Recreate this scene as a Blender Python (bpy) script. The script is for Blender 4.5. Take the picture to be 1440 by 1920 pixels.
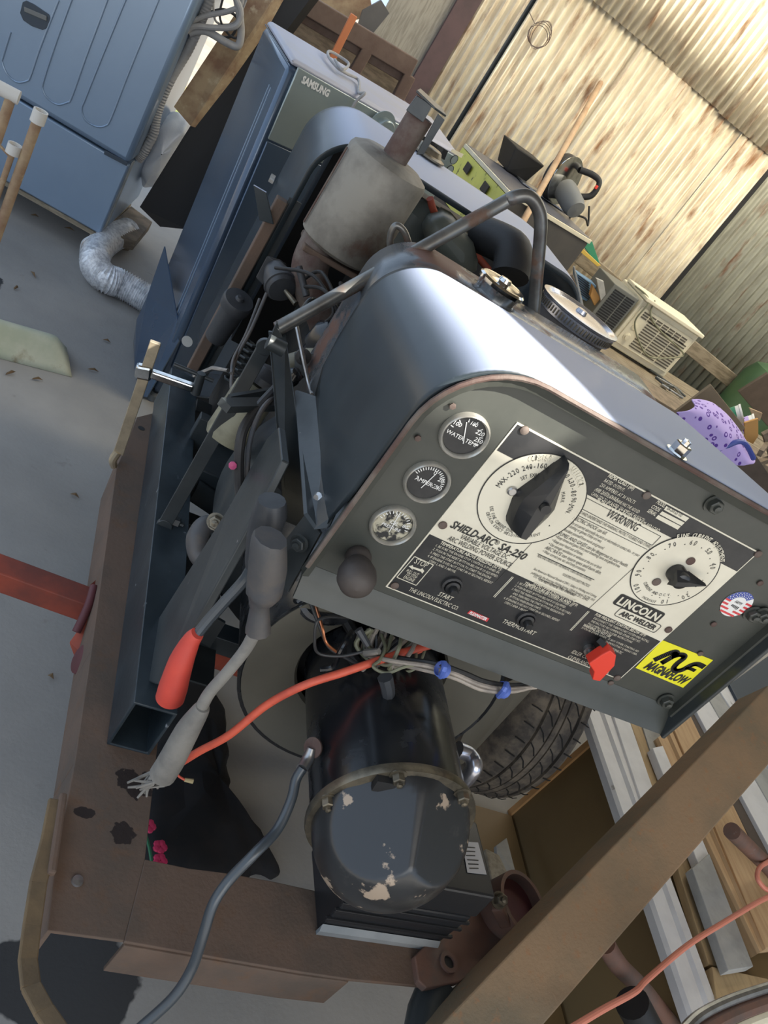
import bpy, bmesh, math, random
from mathutils import Vector as V, Matrix
R=math.radians; PI=math.pi
random.seed(7)
for o in list(bpy.data.objects): bpy.data.objects.remove(o)
SC=bpy.context.scene; COL=SC.collection

# ---------------------------------------------------------------- camera
CX=V((0.840,0.371,0.396)); CY=V((-0.108,-0.600,0.792)); CZ=V((0.532,-0.708,-0.464))
# solved from the vanishing points of the panel, the dryer and the wall
_d=V((-1720,2290,1500)).normalized(); _x=V((3180,1405,1500)); _x=(_x-_d*_x.dot(_d)).normalized()
_z=-_d; _y=_z.cross(_x)
ROWS=(_x,_y,_z)                                   # world axes in camera image coordinates
CAM=V((0,0,1.35)); F=1500.0
def ray(px,py):
    c=V((px-720,py-960,F)); return V((_x.dot(c),_y.dot(c),_z.dot(c)))
def az(px,py,z): r=ray(px,py); return CAM+r*((z-CAM.z)/r.z)
def ay(px,py,y): r=ray(px,py); return CAM+r*(y/r.y)
def ax(px,py,x): r=ray(px,py); return CAM+r*(x/r.x)
cd=bpy.data.cameras.new('camera'); cam=bpy.data.objects.new('camera',cd); COL.objects.link(cam)
cd.sensor_fit='VERTICAL'; cd.sensor_height=32; cd.sensor_width=24; cd.lens=25; cd.clip_start=.02
right=V((_x[0],_y[0],_z[0])); down=V((_x[1],_y[1],_z[1])); fwd=V((_x[2],_y[2],_z[2]))
m3=Matrix((right,-down,-fwd)).transposed()
cam.matrix_world=Matrix.Translation(CAM)@m3.to_4x4()
SC.camera=cam
# ---------------------------------------------------------------- light
SC.view_settings.view_transform='Standard'; SC.view_settings.look='None'; SC.view_settings.gamma=1
SC.view_settings.exposure=0.12; SC.view_settings.use_curve_mapping=False
w=bpy.data.worlds.new('sky'); SC.world=w; w.use_nodes=True
bg=w.node_tree.nodes['Background']; bg.inputs[0].default_value=(.62,.78,1,1); bg.inputs[1].default_value=1.2
sd=bpy.data.lights.new('sun','SUN'); sd.energy=15; sd.angle=R(.6); sd.color=(1,.95,.86)
sun=bpy.data.objects.new('sun',sd); COL.objects.link(sun)
SUN=V((.42,-.50,.76)).normalized()                # towards the sun
sun.rotation_euler=SUN.to_track_quat('Z','Y').to_euler()
def area(name,loc,to,sx,sy,e,col):
    a=bpy.data.lights.new(name,'AREA'); a.shape='RECTANGLE'; a.size=sx; a.size_y=sy; a.energy=e; a.color=col
    o=bpy.data.objects.new(name,a); COL.objects.link(o); o.location=loc
    o.rotation_euler=(V(loc)-V(to)).to_track_quat('Z','Y').to_euler(); return o
area('skylight_standin',(2.9,3.2,3.12),(2.6,4.6,1.6),3.4,.9,125,(1,.90,.70))  # added lamp under the closed roof, standing in for an unseen skylight
area('doorway_daylight',(1.2,-2.6,2.3),(.9,1.2,.7),3.4,1.8,46,(1,.95,.86))

# ---------------------------------------------------------------- materials
def mat(name,col,rough=.5,metal=0.,col2=None,ns=6,lo=.42,hi=.62,rust=None,rs=9,rlo=.6,rhi=.66,bump=0,bs=60,
        spec=.5,coat=0,stretch=None,det=6,alpha=1,trans=0,ramp3=None,rrough=.85,aniso=0):
    m=bpy.data.materials.new(name); m.use_nodes=True; n=m.node_tree.nodes; l=m.node_tree.links
    b=n['Principled BSDF']; b.inputs['Roughness'].default_value=rough; b.inputs['Metallic'].default_value=metal
    b.inputs['Specular IOR Level'].default_value=spec; b.inputs['Coat Weight'].default_value=coat; b.inputs['Coat Roughness'].default_value=.12
    b.inputs['Transmission Weight'].default_value=trans; b.inputs['Alpha'].default_value=alpha
    c4=lambda c:(c[0],c[1],c[2],1)
    tc=n.new('ShaderNodeTexCoord'); mp=n.new('ShaderNodeMapping'); l.new(tc.outputs['Object'],mp.inputs[0])
    if stretch: mp.inputs['Scale'].default_value=stretch
    def noise(s,d=det):
        t=n.new('ShaderNodeTexNoise'); t.inputs['Scale'].default_value=s; t.inputs['Detail'].default_value=d; t.inputs['Roughness'].default_value=.6
        l.new(mp.outputs[0],t.inputs['Vector']); return t
    def ramp(src,a,c):
        r=n.new('ShaderNodeMapRange'); r.inputs[1].default_value=a; r.inputs[2].default_value=c; l.new(src,r.inputs[0]); return r.outputs[0]
    def mix(f,a,c):
        x=n.new('ShaderNodeMix'); x.data_type='RGBA'; l.new(f,x.inputs[0])
        for i,s in ((6,a),(7,c)):
            if isinstance(s,(tuple,list)): x.inputs[i].default_value=c4(s)
            else: l.new(s,x.inputs[i])
        return x.outputs[2]
    b.inputs['Base Color'].default_value=c4(col); cur=col
    if col2: cur=mix(ramp(noise(ns).outputs[0],lo,hi),col,col2)
    if rust:
        f=ramp(noise(rs).outputs[0],rlo,rhi); cur=mix(f,cur,rust)
        rr=n.new('ShaderNodeMix'); l.new(f,rr.inputs[0]); rr.inputs[2].default_value=rough; rr.inputs[3].default_value=rrough; l.new(rr.outputs[0],b.inputs['Roughness'])
        if metal: 
            mm=n.new('ShaderNodeMix'); l.new(f,mm.inputs[0]); mm.inputs[2].default_value=metal; mm.inputs[3].default_value=.1; l.new(mm.outputs[0],b.inputs['Metallic'])
    if not isinstance(cur,(tuple,list)): l.new(cur,b.inputs['Base Color'])
    if bump:
        bp=n.new('ShaderNodeBump'); bp.inputs['Strength'].default_value=bump; bp.inputs['Distance'].default_value=.003
        l.new(noise(bs).outputs[0],bp.inputs['Height']); l.new(bp.outputs[0],b.inputs['Normal'])
    m['b']=1
    return m
K={}
def mk(k,*a,**q): K[k]=mat(k,*a,**q)
mk('concrete',(.35,.335,.315),.8,col2=(.255,.247,.235),ns=2.2,lo=.35,hi=.7,rust=(.22,.20,.18),rs=14,rlo=.66,rhi=.8,bump=.25,bs=90)
mk('oil',(.018,.018,.02),.35)
mk('rust',(.150,.098,.070),.8,col2=(.105,.078,.060),ns=6,rust=(.15,.085,.05),rs=25,rlo=.55,rhi=.75,bump=.35,bs=120)
mk('rust_beam',(.28,.18,.10),.78,col2=(.175,.135,.085),ns=4,lo=.4,hi=.6,rust=(.32,.15,.065),rs=60,rlo=.58,rhi=.8,bump=.4,bs=150)
mk('rust_yellow',(.20,.135,.07),.8,col2=(.12,.085,.05),ns=9,bump=.3)
mk('rust_red',(.18,.095,.068),.65,col2=(.12,.085,.07),ns=14,rust=(.30,.28,.27),rs=20,rlo=.68,rhi=.74,bump=.3)
mk('red_primer',(.33,.06,.03),.65,col2=(.16,.04,.028),ns=5,bump=.2)
mk('oxide',(.105,.028,.034),.6,col2=(.09,.035,.03),ns=8,bump=.2)
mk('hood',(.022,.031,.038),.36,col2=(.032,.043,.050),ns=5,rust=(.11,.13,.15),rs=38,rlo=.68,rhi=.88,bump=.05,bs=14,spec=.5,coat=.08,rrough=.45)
mk('panel',(.050,.054,.047),.42,col2=(.066,.069,.060),ns=7,rust=(.10,.10,.085),rs=30,rlo=.66,rhi=.9,bump=.04,spec=.5,rrough=.6)
mk('steel_dark',(.027,.033,.036),.38,col2=(.042,.049,.051),ns=12,rust=(.22,.21,.20),rs=45,rlo=.70,rhi=.74,bump=.1,spec=.6,rrough=.5)
mk('tube_blue',(.022,.032,.040),.30,col2=(.04,.055,.066),ns=8,rust=(.30,.33,.36),rs=34,rlo=.69,rhi=.73,bump=.15,spec=.7,rrough=.5)
mk('black_gloss',(.008,.009,.011),.22,col2=(.014,.016,.019),ns=5,rust=(.03,.033,.038),rs=15,rlo=.55,rhi=.7,bump=.12,bs=25,spec=.7)
mk('dome',(.035,.037,.040),.3,metal=.3,col2=(.085,.085,.080),ns=9,lo=.56,hi=.62,rust=(.40,.31,.23),rs=15,rlo=.615,rhi=.64,bump=.12,bs=20,spec=.7,rrough=.45)
mk('black',(.012,.012,.013),.6,bump=.15)
mk('engine',(.018,.018,.017),.6,col2=(.034,.029,.023),ns=12,bump=.5,bs=60)
mk('engine_green',(.075,.085,.075),.5,col2=(.10,.105,.09),ns=6,bump=.15)
mk('beige',(.135,.125,.098),.5,col2=(.105,.098,.078),ns=4,rust=(.08,.055,.035),rs=12,rlo=.66,rhi=.78)
mk('muffler',(.30,.28,.24),.62,col2=(.15,.135,.115),ns=7,rust=(.115,.062,.042),rs=7,rlo=.56,rhi=.68,bump=.2,metal=.25)
mk('pipe_rust',(.10,.06,.05),.75,col2=(.16,.13,.11),ns=18,bump=.5,bs=60)
mk('bail',(.19,.19,.18),.33,metal=.6,col2=(.11,.10,.09),ns=12,rust=(.13,.075,.05),rs=14,rlo=.52,rhi=.62,rrough=.6)
mk('chrome',(.75,.75,.74),.12,metal=1,col2=(.5,.5,.48),ns=25)
mk('bezel',(.62,.60,.54),.3,metal=.55,col2=(.45,.43,.38),ns=30)
mk('zinc',(.5,.5,.5),.35,metal=.9,col2=(.3,.3,.3),ns=20)
mk('bronze',(.22,.19,.14),.35,metal=.7,col2=(.10,.09,.07),ns=30)
mk('cream_plate',(.78,.735,.60),.38,col2=(.70,.655,.53),ns=9,rust=(.45,.36,.25),rs=14,rlo=.70,rhi=.8,spec=.4)
mk('cream_ink',(.72,.68,.55),.45)
mk('black_ink',(.022,.023,.025),.42,col2=(.035,.035,.036),ns=24,spec=.45)
mk('black_text',(.02,.02,.02),.5)
mk('knob',(.020,.021,.023),.33,spec=.5,bump=.05)
mk('rubber',(.035,.034,.035),.55,col2=(.055,.053,.052),ns=20,bump=.2)
mk('rubber_brown',(.075,.062,.055),.6,col2=(.05,.042,.04),ns=16)
mk('boot_gray',(.075,.075,.078),.5,col2=(.12,.105,.095),ns=14,rust=(.07,.075,.085),rs=9,rlo=.5,rhi=.6,bump=.2)
mk('boot_dark',(.038,.041,.047),.45,col2=(.058,.061,.066),ns=12,bump=.2)
mk('cable_gray',(.24,.225,.20),.7,col2=(.17,.16,.145),ns=18,bump=.35,bs=80)
mk('red_rubber',(.72,.085,.055),.5,col2=(.62,.07,.05),ns=10)
mk('orange_cable',(.78,.13,.07),.5,col2=(.62,.10,.06),ns=30,rust=(.1,.05,.04),rs=22,rlo=.68,rhi=.72)
mk('cord_pink',(.72,.25,.17),.55)
mk('tank',(.16,.17,.18),.25,metal=.5,col2=(.08,.09,.10),ns=6,rust=(.16,.08,.055),rs=9,rlo=.52,rhi=.6,rrough=.6)
mk('lid',(.55,.56,.62),.24,metal=.85,col2=(.42,.42,.46),ns=14)
mk('black_cable',(.045,.055,.065),.32,spec=.7)
mk('wire_beige',(.42,.36,.30),.55,col2=(.25,.22,.19),ns=30)
mk('wire_black',(.03,.03,.03),.5)
mk('wire_olive',(.20,.20,.13),.5)
mk('blue_tie',(.10,.17,.55),.45)
mk('red_plastic',(.82,.055,.03),.42)
mk('yellow_sticker',(.86,.80,.02),.4)
mk('white',(.80,.80,.78),.45)
mk('flag_red',(.65,.05,.06),.45); mk('flag_blue',(.05,.08,.35),.45)
mk('glass',(1,1,1),.03,trans=1,spec=.5)
mk('smudge',(.45,.42,.32),.8,col2=(.03,.03,.03),ns=90,lo=.45,hi=.55)
mk('tire',(.085,.073,.062),.85,col2=(.20,.165,.125),ns=26,lo=.42,hi=.62,bump=.5,bs=120)
mk('tire_groove',(.018,.017,.016),.9)
mk('dryer',(.060,.095,.155),.22,metal=.35,col2=(.075,.115,.175),ns=2,spec=.7,coat=.3)
mk('dryer_front',(.34,.40,.40),.32,metal=.5,col2=(.30,.36,.37),ns=3,spec=.6)
mk('dryer_top',(.42,.43,.52),.5,col2=(.42,.42,.46),ns=7,metal=.2)
mk('washer',(.27,.36,.48),.3,metal=.4,col2=(.24,.325,.44),ns=1.5,spec=.6)
mk('washer_dark',(.05,.065,.085),.45,metal=.3)
mk('gray_plastic',(.16,.165,.16),.5)
mk('hose',(.37,.36,.35),.55,col2=(.30,.29,.28),ns=20)
mk('foil',(.92,.93,.95),.36,metal=.4,col2=(.6,.61,.64),ns=60,bump=1.0,bs=120)
mk('bag',(.95,.96,.98),.25,col2=(.82,.84,.88),ns=9,bump=.6,bs=30,spec=.8)
mk('board_rust',(.42,.31,.19),.8,col2=(.24,.14,.085),ns=9,rust=(.55,.45,.30),rs=16,rlo=.58,rhi=.7)
mk('wood_gray',(.36,.33,.27),.8,col2=(.26,.235,.19),ns=9,stretch=(12,12,1.2))
mk('wood_old',(.23,.18,.13),.85,col2=(.14,.11,.08),ns=8,stretch=(2,2,8),bump=.3)
mk('wood_bench',(.30,.25,.18),.85,col2=(.18,.145,.10),ns=7,stretch=(1.5,8,8),bump=.3)
mk('wood_new',(.55,.37,.20),.7,col2=(.47,.30,.155),ns=6,stretch=(14,1.2,14))
mk('wood_tan',(.46,.33,.175),.7,col2=(.36,.25,.13),ns=5,stretch=(12,1,12))
mk('mdf',(.175,.115,.048),.62,col2=(.155,.10,.042),ns=3,bump=.08,bs=200)
mk('mdf_edge',(.55,.30,.12),.8)
mk('white_board',(.74,.735,.73),.5,col2=(.66,.655,.65),ns=12,rust=(.4,.38,.35),rs=24,rlo=.70,rhi=.74)
mk('gray_board',(.40,.40,.38),.6,col2=(.30,.30,.285),ns=12,rust=(.2,.2,.2),rs=30,rlo=.68,rhi=.75)
mk('stick',(.50,.34,.20),.6,col2=(.40,.25,.14),ns=9)
mk('orange_wood',(.62,.20,.07),.6)
mk('tin',(.76,.69,.53),.42,metal=.2,col2=(.54,.46,.34),ns=5,lo=.38,hi=.62,rust=(.27,.145,.075),rs=4.2,rlo=.54,rhi=.68,stretch=(3.2,1,.75),bump=.15,bs=40)
mk('tin_dark',(.30,.30,.24),.5,metal=.15,col2=(.22,.215,.17),ns=5,rust=(.17,.085,.05),rs=4,rlo=.56,rhi=.68,stretch=(3,1,.7),bump=.15)
mk('purple_post',(.12,.075,.075),.8,col2=(.09,.06,.06),ns=8)
mk('rack_rust',(.17,.115,.085),.8,col2=(.12,.075,.055),ns=7,bump=.3)
mk('roof_tin',(.20,.17,.13),.6,metal=.2,col2=(.12,.10,.08),ns=5)
mk('yellow_case',(.75,.74,.15),.5,col2=(.66,.66,.14),ns=8,rust=(.10,.10,.05),rs=16,rlo=.62,rhi=.68,bump=.1)
mk('case_gray',(.115,.105,.095),.5,col2=(.09,.085,.08),ns=6,metal=.2)
mk('case_lid',(.085,.09,.115),.35,col2=(.12,.12,.14),ns=8)
mk('cream',(.80,.74,.56),.45,col2=(.72,.66,.5),ns=12)
mk('cream_dark',(.11,.095,.07),.6)
mk('louver_gray',(.15,.155,.14),.5)
mk('crate_blue',(.13,.24,.38),.5); mk('green_plastic',(.04,.25,.14),.45); mk('yellow_wood',(.62,.42,.08),.6)
mk('cardboard',(.36,.26,.16),.85,col2=(.30,.215,.13),ns=5); mk('cardboard_orange',(.55,.30,.10),.8)
mk('board_dark',(.075,.055,.042),.7,col2=(.10,.075,.058),ns=6)
mk('box_tan',(.24,.185,.12),.8,col2=(.20,.15,.10),ns=5)
mk('green_tank',(.045,.10,.045),.45,col2=(.06,.115,.05),ns=6)
mk('fiberglass',(.44,.47,.35),.4,col2=(.54,.55,.43),ns=10,rust=(.25,.19,.10),rs=6,rlo=.6,rhi=.7)
mk('pvc',(.62,.60,.56),.5)
mk('leaf',(.14,.085,.04),.8); mk('leaf_pale',(.42,.34,.18),.8)
mk('velvet',(.006,.006,.007),.9,col2=(.014,.011,.010),ns=14)
mk('rose',(.60,.035,.11),.7); mk('stem',(.03,.15,.07),.7)
mk('clamp_brass',(.56,.47,.33),.38,metal=.65,col2=(.42,.35,.25),ns=20)
mk('copper',(.5,.2,.1),.3,metal=.9)
mk('grass',(.12,.15,.035),.9,col2=(.22,.17,.09),ns=6)
mk('ground',(.27,.23,.18),.9,col2=(.21,.18,.14),ns=3)
mk('battery',(.018,.019,.021),.3,bump=.05); mk('battery_gray',(.20,.215,.22),.4,col2=(.30,.31,.31),ns=6)
mk('label_gray',(.42,.42,.44),.4); mk('yellow_oil',(.30,.28,.19),.5,col2=(.15,.14,.10),ns=14)
mk('iron_ring',(.10,.09,.085),.6,col2=(.06,.05,.045),ns=14); mk('pink',(.65,.1,.25),.5)
# purple cloth with little dark flowers (printed pattern)
m=mat('purple_cloth',(.50,.40,.80),.8); n=m.node_tree.nodes; l=m.node_tree.links; K['purple_cloth']=m
tc=n.new('ShaderNodeTexCoord'); vo=n.new('ShaderNodeTexVoronoi'); vo.inputs['Scale'].default_value=34; vo.inputs['Randomness'].default_value=.55
l.new(tc.outputs['Object'],vo.inputs['Vector']); r1=n.new('ShaderNodeMapRange'); r1.inputs[1].default_value=.17; r1.inputs[2].default_value=.21; l.new(vo.outputs['Distance'],r1.inputs[0])
r2=n.new('ShaderNodeMapRange'); r2.inputs[1].default_value=.37; r2.inputs[2].default_value=.33; l.new(vo.outputs['Distance'],r2.inputs[0])
mu=n.new('ShaderNodeMath'); mu.operation='MULTIPLY'; l.new(r1.outputs[0],mu.inputs[0]); l.new(r2.outputs[0],mu.inputs[1])
mx=n.new('ShaderNodeMix'); mx.data_type='RGBA'; l.new(mu.outputs[0],mx.inputs[0]); mx.inputs[6].default_value=(.50,.40,.80,1); mx.inputs[7].default_value=(.10,.04,.32,1)
l.new(mx.outputs[2],n['Principled BSDF'].inputs['Base Color'])

# ---------------------------------------------------------------- mesh tools
def frame(d,up=None):
    d=V(d).normalized(); up=V(up) if up is not None else (V((0,0,1)) if abs(d.z)<.95 else V((1,0,0)))
    x=up.cross(d).normalized(); y=d.cross(x).normalized(); return x,y,d
class MB:
    def __init__(s): s.v=[]; s.f=[]
    def add(s,vs,fs):
        k=len(s.v); s.v+= [V(p) for p in vs]; s.f+=[tuple(i+k for i in f) for f in fs]; return s
    def hexa(s,p):                       # 4 bottom, 4 top, both counter-clockwise
        return s.add(p,[(3,2,1,0),(4,5,6,7),(0,1,5,4),(1,2,6,5),(2,3,7,6),(3,0,4,7)])
    def box(s,a,b):
        (x0,y0,z0),(x1,y1,z1)=a,b
        return s.hexa([(x0,y0,z0),(x1,y0,z0),(x1,y1,z0),(x0,y1,z0),(x0,y0,z1),(x1,y0,z1),(x1,y1,z1),(x0,y1,z1)])
    def bar(s,a,b,w,h,up=None):          # rectangular bar from a to b, w across, h along 'up'
        a=V(a);b=V(b);x,y,d=frame(b-a,up); x=x*w/2;y=y*h/2
        return s.hexa([a-x-y,a+x-y,a+x+y,a-x+y,b-x-y,b+x-y,b+x+y,b-x+y])
    def prism(s,pts,ext):
        pts=[V(p) for p in pts]; e=V(ext); n=len(pts)
        return s.add(pts+[p+e for p in pts],[tuple(range(n-1,-1,-1)),tuple(range(n,2*n))]+[(i,(i+1)%n,(i+1)%n+n,i+n) for i in range(n)])
    def ringprism(s,outer,inner,ext):    # frame with a hole, same count
        n=len(outer); e=V(ext); o=[V(p) for p in outer]; i_=[V(p) for p in inner]
        vs=o+i_+[p+e for p in o]+[p+e for p in i_]; fs=[]
        for k in range(n):
            j=(k+1)%n
            fs+=[(k,j,n+j,n+k),(2*n+j,2*n+k,3*n+k,3*n+j),(j,k,2*n+k,2*n+j),(n+k,n+j,3*n+j,3*n+k)]
        return s.add(vs,fs)
    def tube(s,pts,r,seg=10,smooth=0,cap=True):
        pts=[V(p) for p in pts]
        if smooth: pts=cr(pts,smooth)
        n=len(pts); rr=r if isinstance(r,(list,tuple)) else [r]*n
        if len(rr)!=n: rr=[rr[min(len(rr)-1,int(i*(len(rr)-1)/(n-1)))]*(1-((i*(len(rr)-1)/(n-1))%1))+rr[min(len(rr)-1,int(i*(len(rr)-1)/(n-1))+1)]*((i*(len(rr)-1)/(n-1))%1) for i in range(n)]
        x,y,d=frame(pts[1]-pts[0]); vs=[];fs=[]
        for i,p in enumerate(pts):
            t=(pts[min(i+1,n-1)]-pts[max(i-1,0)]).normalized()
            x=(x-t*x.dot(t)).normalized(); y=t.cross(x)
            for k in range(seg):
                a=2*PI*k/seg; vs.append(p+(x*math.cos(a)+y*math.sin(a))*rr[i])
        for i in range(n-1):
            for k in range(seg):
                j=(k+1)%seg; fs.append((i*seg+k,i*seg+j,(i+1)*seg+j,(i+1)*seg+k))
        if cap: fs+=[tuple(range(seg-1,-1,-1)),tuple(range((n-1)*seg,n*seg))]
        return s.add(vs,fs)
    def lathe(s,o,d,prof,seg=32,up=None,a0=0,a1=2*PI):   # profile [(radius, height along d)]
        x,y,d=frame(d,up); o=V(o); vs=[];fs=[]; full=abs(a1-a0-2*PI)<1e-6; m=seg if full else seg+1
        for r,h in prof:
            for k in range(m):
                a=a0+(a1-a0)*k/seg; vs.append(o+d*h+(x*math.cos(a)+y*math.sin(a))*max(r,1e-5))
        for i in range(len(prof)-1):
            for k in range(seg):
                j=(k+1)%m; fs.append((i*m+k,i*m+j,(i+1)*m+j,(i+1)*m+k))
        return s.add(vs,fs)
    def disc(s,o,d,r,h,seg=24): return s.lathe(o,d,[(0,0),(r,0),(r,h),(0,h)],seg)
    def hexbolt(s,o,d,r=.009,h=.007,washer=True,tip=True):
        if washer: s.lathe(o,d,[(r*1.35,0),(r*1.35,.0015),(0,.0015)],16)
        s.lathe(V(o)+V(d).normalized()*.0012,d,[(r,0),(r,h),(r*.85,h*1.12),(0,h*1.12)],6)
        if tip: s.lathe(V(o)+V(d).normalized()*.001,d,[(r*.5,0),(r*.5,h*1.6),(0,h*1.7)],8)
        return s
    def grid(s,fn,nu,nv,thick=None):
        k=len(s.v); vs=[fn(i/nu,j/nv) for i in range(nu+1) for j in range(nv+1)]
        fs=[(i*(nv+1)+j,(i+1)*(nv+1)+j,(i+1)*(nv+1)+j+1,i*(nv+1)+j+1) for i in range(nu) for j in range(nv)]
        return s.add(vs,fs)
    def build(s,name,m,parent=None,smooth=True,bevel=0,solid=0,ang=35,tag=None,sub=0):
        root=parent
        if parent is None:
            xs=[p.x for p in s.v]; ys=[p.y for p in s.v]; o=V(((min(xs)+max(xs))/2,(min(ys)+max(ys))/2,min(p.z for p in s.v)))
        else: o=ORG[parent.name]
        me=bpy.data.meshes.new(name); me.from_pydata([p-o for p in s.v],[],s.f)
        bm=bmesh.new(); bm.from_mesh(me); bmesh.ops.recalc_face_normals(bm,faces=bm.faces); bm.to_mesh(me); bm.free()
        for p in me.polygons: p.use_smooth=smooth
        if smooth: me.set_sharp_from_angle(angle=R(ang))
        me.materials.append(K[m]); ob=bpy.data.objects.new(name,me); COL.objects.link(ob)
        if parent is None: ob.location=o
        else: ob.parent=parent
        ORG[ob.name]=o
        if solid:
            md=ob.modifiers.new('s','SOLIDIFY'); md.thickness=solid; md.offset=0
        if bevel:
            md=ob.modifiers.new('b','BEVEL'); md.width=bevel; md.segments=2; md.limit_method='ANGLE'; md.angle_limit=R(50)
        if sub:
            md=ob.modifiers.new('u','SUBSURF'); md.levels=sub; md.render_levels=sub
        return ob
ORG={}
def cr(p,k):
    q=[p[0]]+list(p)+[p[-1]]; out=[]
    for i in range(1,len(q)-2):
        for j in range(k):
            t=j/k; a,b,c,d=q[i-1],q[i],q[i+1],q[i+2]
            out.append(.5*((2*b)+(c-a)*t+(2*a-5*b+4*c-d)*t*t+(3*b-a-3*c+d)*t**3))
    out.append(p[-1]); return out
def thing(name,loc,label,cat,group=None):
    o=bpy.data.objects.new(name,None); COL.objects.link(o); o.location=loc; o.empty_display_size=.05
    ORG[o.name]=V(loc); return tag(o,label,cat,group)
def tag(o,label,cat,group=None,kind=None):
    o['label']=label; o['category']=cat
    if group: o['group']=group
    if kind: o['kind']=kind
    return o
def struct(o): o['kind']='structure'; return o
def lab(o,l): o['label']=l; return o
def bolts(parent,pts,d,r=.009,h=.007,m='steel_dark',name='bolt'):
    for p in pts: MB().hexbolt(p,d,r,h).build(name,m,parent,smooth=False)
# lettering
def txt(mb,body,o,u,v,h=None,width=None,shear=0,off=0,sx=1,res=2,depth=.0003,align='LEFT',spacing=1):
    c=bpy.data.curves.new('t','FONT'); c.body=body; c.size=1; c.shear=shear; c.offset=off; c.resolution_u=res; c.space_character=spacing
    ob=bpy.data.objects.new('t',c); COL.objects.link(ob); dg=bpy.context.evaluated_depsgraph_get(); dg.update()
    me=ob.evaluated_get(dg).to_mesh(); vs=[p.co.copy() for p in me.vertices]; fs=[tuple(p.vertices) for p in me.polygons]
    ob.evaluated_get(dg).to_mesh_clear(); bpy.data.objects.remove(ob); bpy.data.curves.remove(c)
    if not vs: return 0
    x0=min(p.x for p in vs); x1=max(p.x for p in vs); kx=ky=(h/.73 if h else 1)
    if width: 
        kx=width/(x1-x0)
        if not h: ky=kx
    else: kx*=sx
    W=(x1-x0)*kx; sh=0 if align=='LEFT' else -W/2
    u=V(u).normalized(); v=V(v).normalized(); n=u.cross(v); o=V(o)
    mb.add([o+u*((p.x-x0)*kx+sh)+v*(p.y*ky)+n*depth for p in vs],fs); return W
# dust on the hood's level top, its bright blue also painting in sky reflection
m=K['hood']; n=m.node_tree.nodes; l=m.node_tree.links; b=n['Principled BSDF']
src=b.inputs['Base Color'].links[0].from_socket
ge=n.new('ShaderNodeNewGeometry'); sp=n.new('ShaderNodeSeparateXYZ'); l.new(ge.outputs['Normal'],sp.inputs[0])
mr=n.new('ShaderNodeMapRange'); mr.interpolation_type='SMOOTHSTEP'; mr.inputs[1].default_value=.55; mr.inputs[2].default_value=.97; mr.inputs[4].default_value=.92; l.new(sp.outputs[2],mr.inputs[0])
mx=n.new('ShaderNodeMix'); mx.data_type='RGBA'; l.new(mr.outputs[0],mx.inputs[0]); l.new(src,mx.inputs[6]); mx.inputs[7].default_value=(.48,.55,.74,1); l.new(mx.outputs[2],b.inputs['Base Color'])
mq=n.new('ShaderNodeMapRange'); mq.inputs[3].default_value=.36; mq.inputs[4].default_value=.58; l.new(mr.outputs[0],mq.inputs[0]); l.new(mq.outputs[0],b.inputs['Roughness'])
# oil stain soaked into the slab and the frame's dark spots
def stains(key,spots,col,amp,rough=None,sc=12):
    m=K[key]; n=m.node_tree.nodes; l=m.node_tree.links; b=n['Principled BSDF']; src=b.inputs['Base Color'].links[0].from_socket
    ge=n.new('ShaderNodeNewGeometry'); no=n.new('ShaderNodeTexNoise'); no.inputs['Scale'].default_value=sc; no.inputs['Detail'].default_value=4; l.new(ge.outputs['Position'],no.inputs['Vector'])
    best=None
    for (c,rx,ry) in spots:
        s=n.new('ShaderNodeVectorMath'); s.operation='SUBTRACT'; l.new(ge.outputs['Position'],s.inputs[0]); s.inputs[1].default_value=(c[0],c[1],0)
        q=n.new('ShaderNodeVectorMath'); q.operation='MULTIPLY'; l.new(s.outputs[0],q.inputs[0]); q.inputs[1].default_value=(1/rx,1/ry,0)
        L=n.new('ShaderNodeVectorMath'); L.operation='LENGTH'; l.new(q.outputs[0],L.inputs[0])
        if best is None: best=L.outputs['Value']
        else:
            mn=n.new('ShaderNodeMath'); mn.operation='MINIMUM'; l.new(best,mn.inputs[0]); l.new(L.outputs['Value'],mn.inputs[1]); best=mn.outputs[0]
    ma=n.new('ShaderNodeMath'); ma.operation='MULTIPLY_ADD'; l.new(no.outputs[0],ma.inputs[0]); ma.inputs[1].default_value=amp; l.new(best,ma.inputs[2])
    mr=n.new('ShaderNodeMapRange'); mr.inputs[1].default_value=1+amp*.5; mr.inputs[2].default_value=.94+amp*.5; l.new(ma.outputs[0],mr.inputs[0])
    mx=n.new('ShaderNodeMix'); mx.data_type='RGBA'; l.new(mr.outputs[0],mx.inputs[0]); l.new(src,mx.inputs[6]); mx.inputs[7].default_value=(*col,1); l.new(mx.outputs[2],b.inputs['Base Color'])
stains('concrete',[((.35,.60),.125,.085),((.27,.60),.055,.05),((-.40,2.62),.12,.12)],(.035,.036,.038),.9)
T=.34
p1=az(232,1562,T); p2=az(160,1525,T); p3=az(255,1470,T)
stains('rust',[((p1.x,p1.y),.020,.016),((p2.x,p2.y),.015,.008),((p3.x,p3.y),.03,.022)],(.022,.014,.012),1.5,sc=70)

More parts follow.
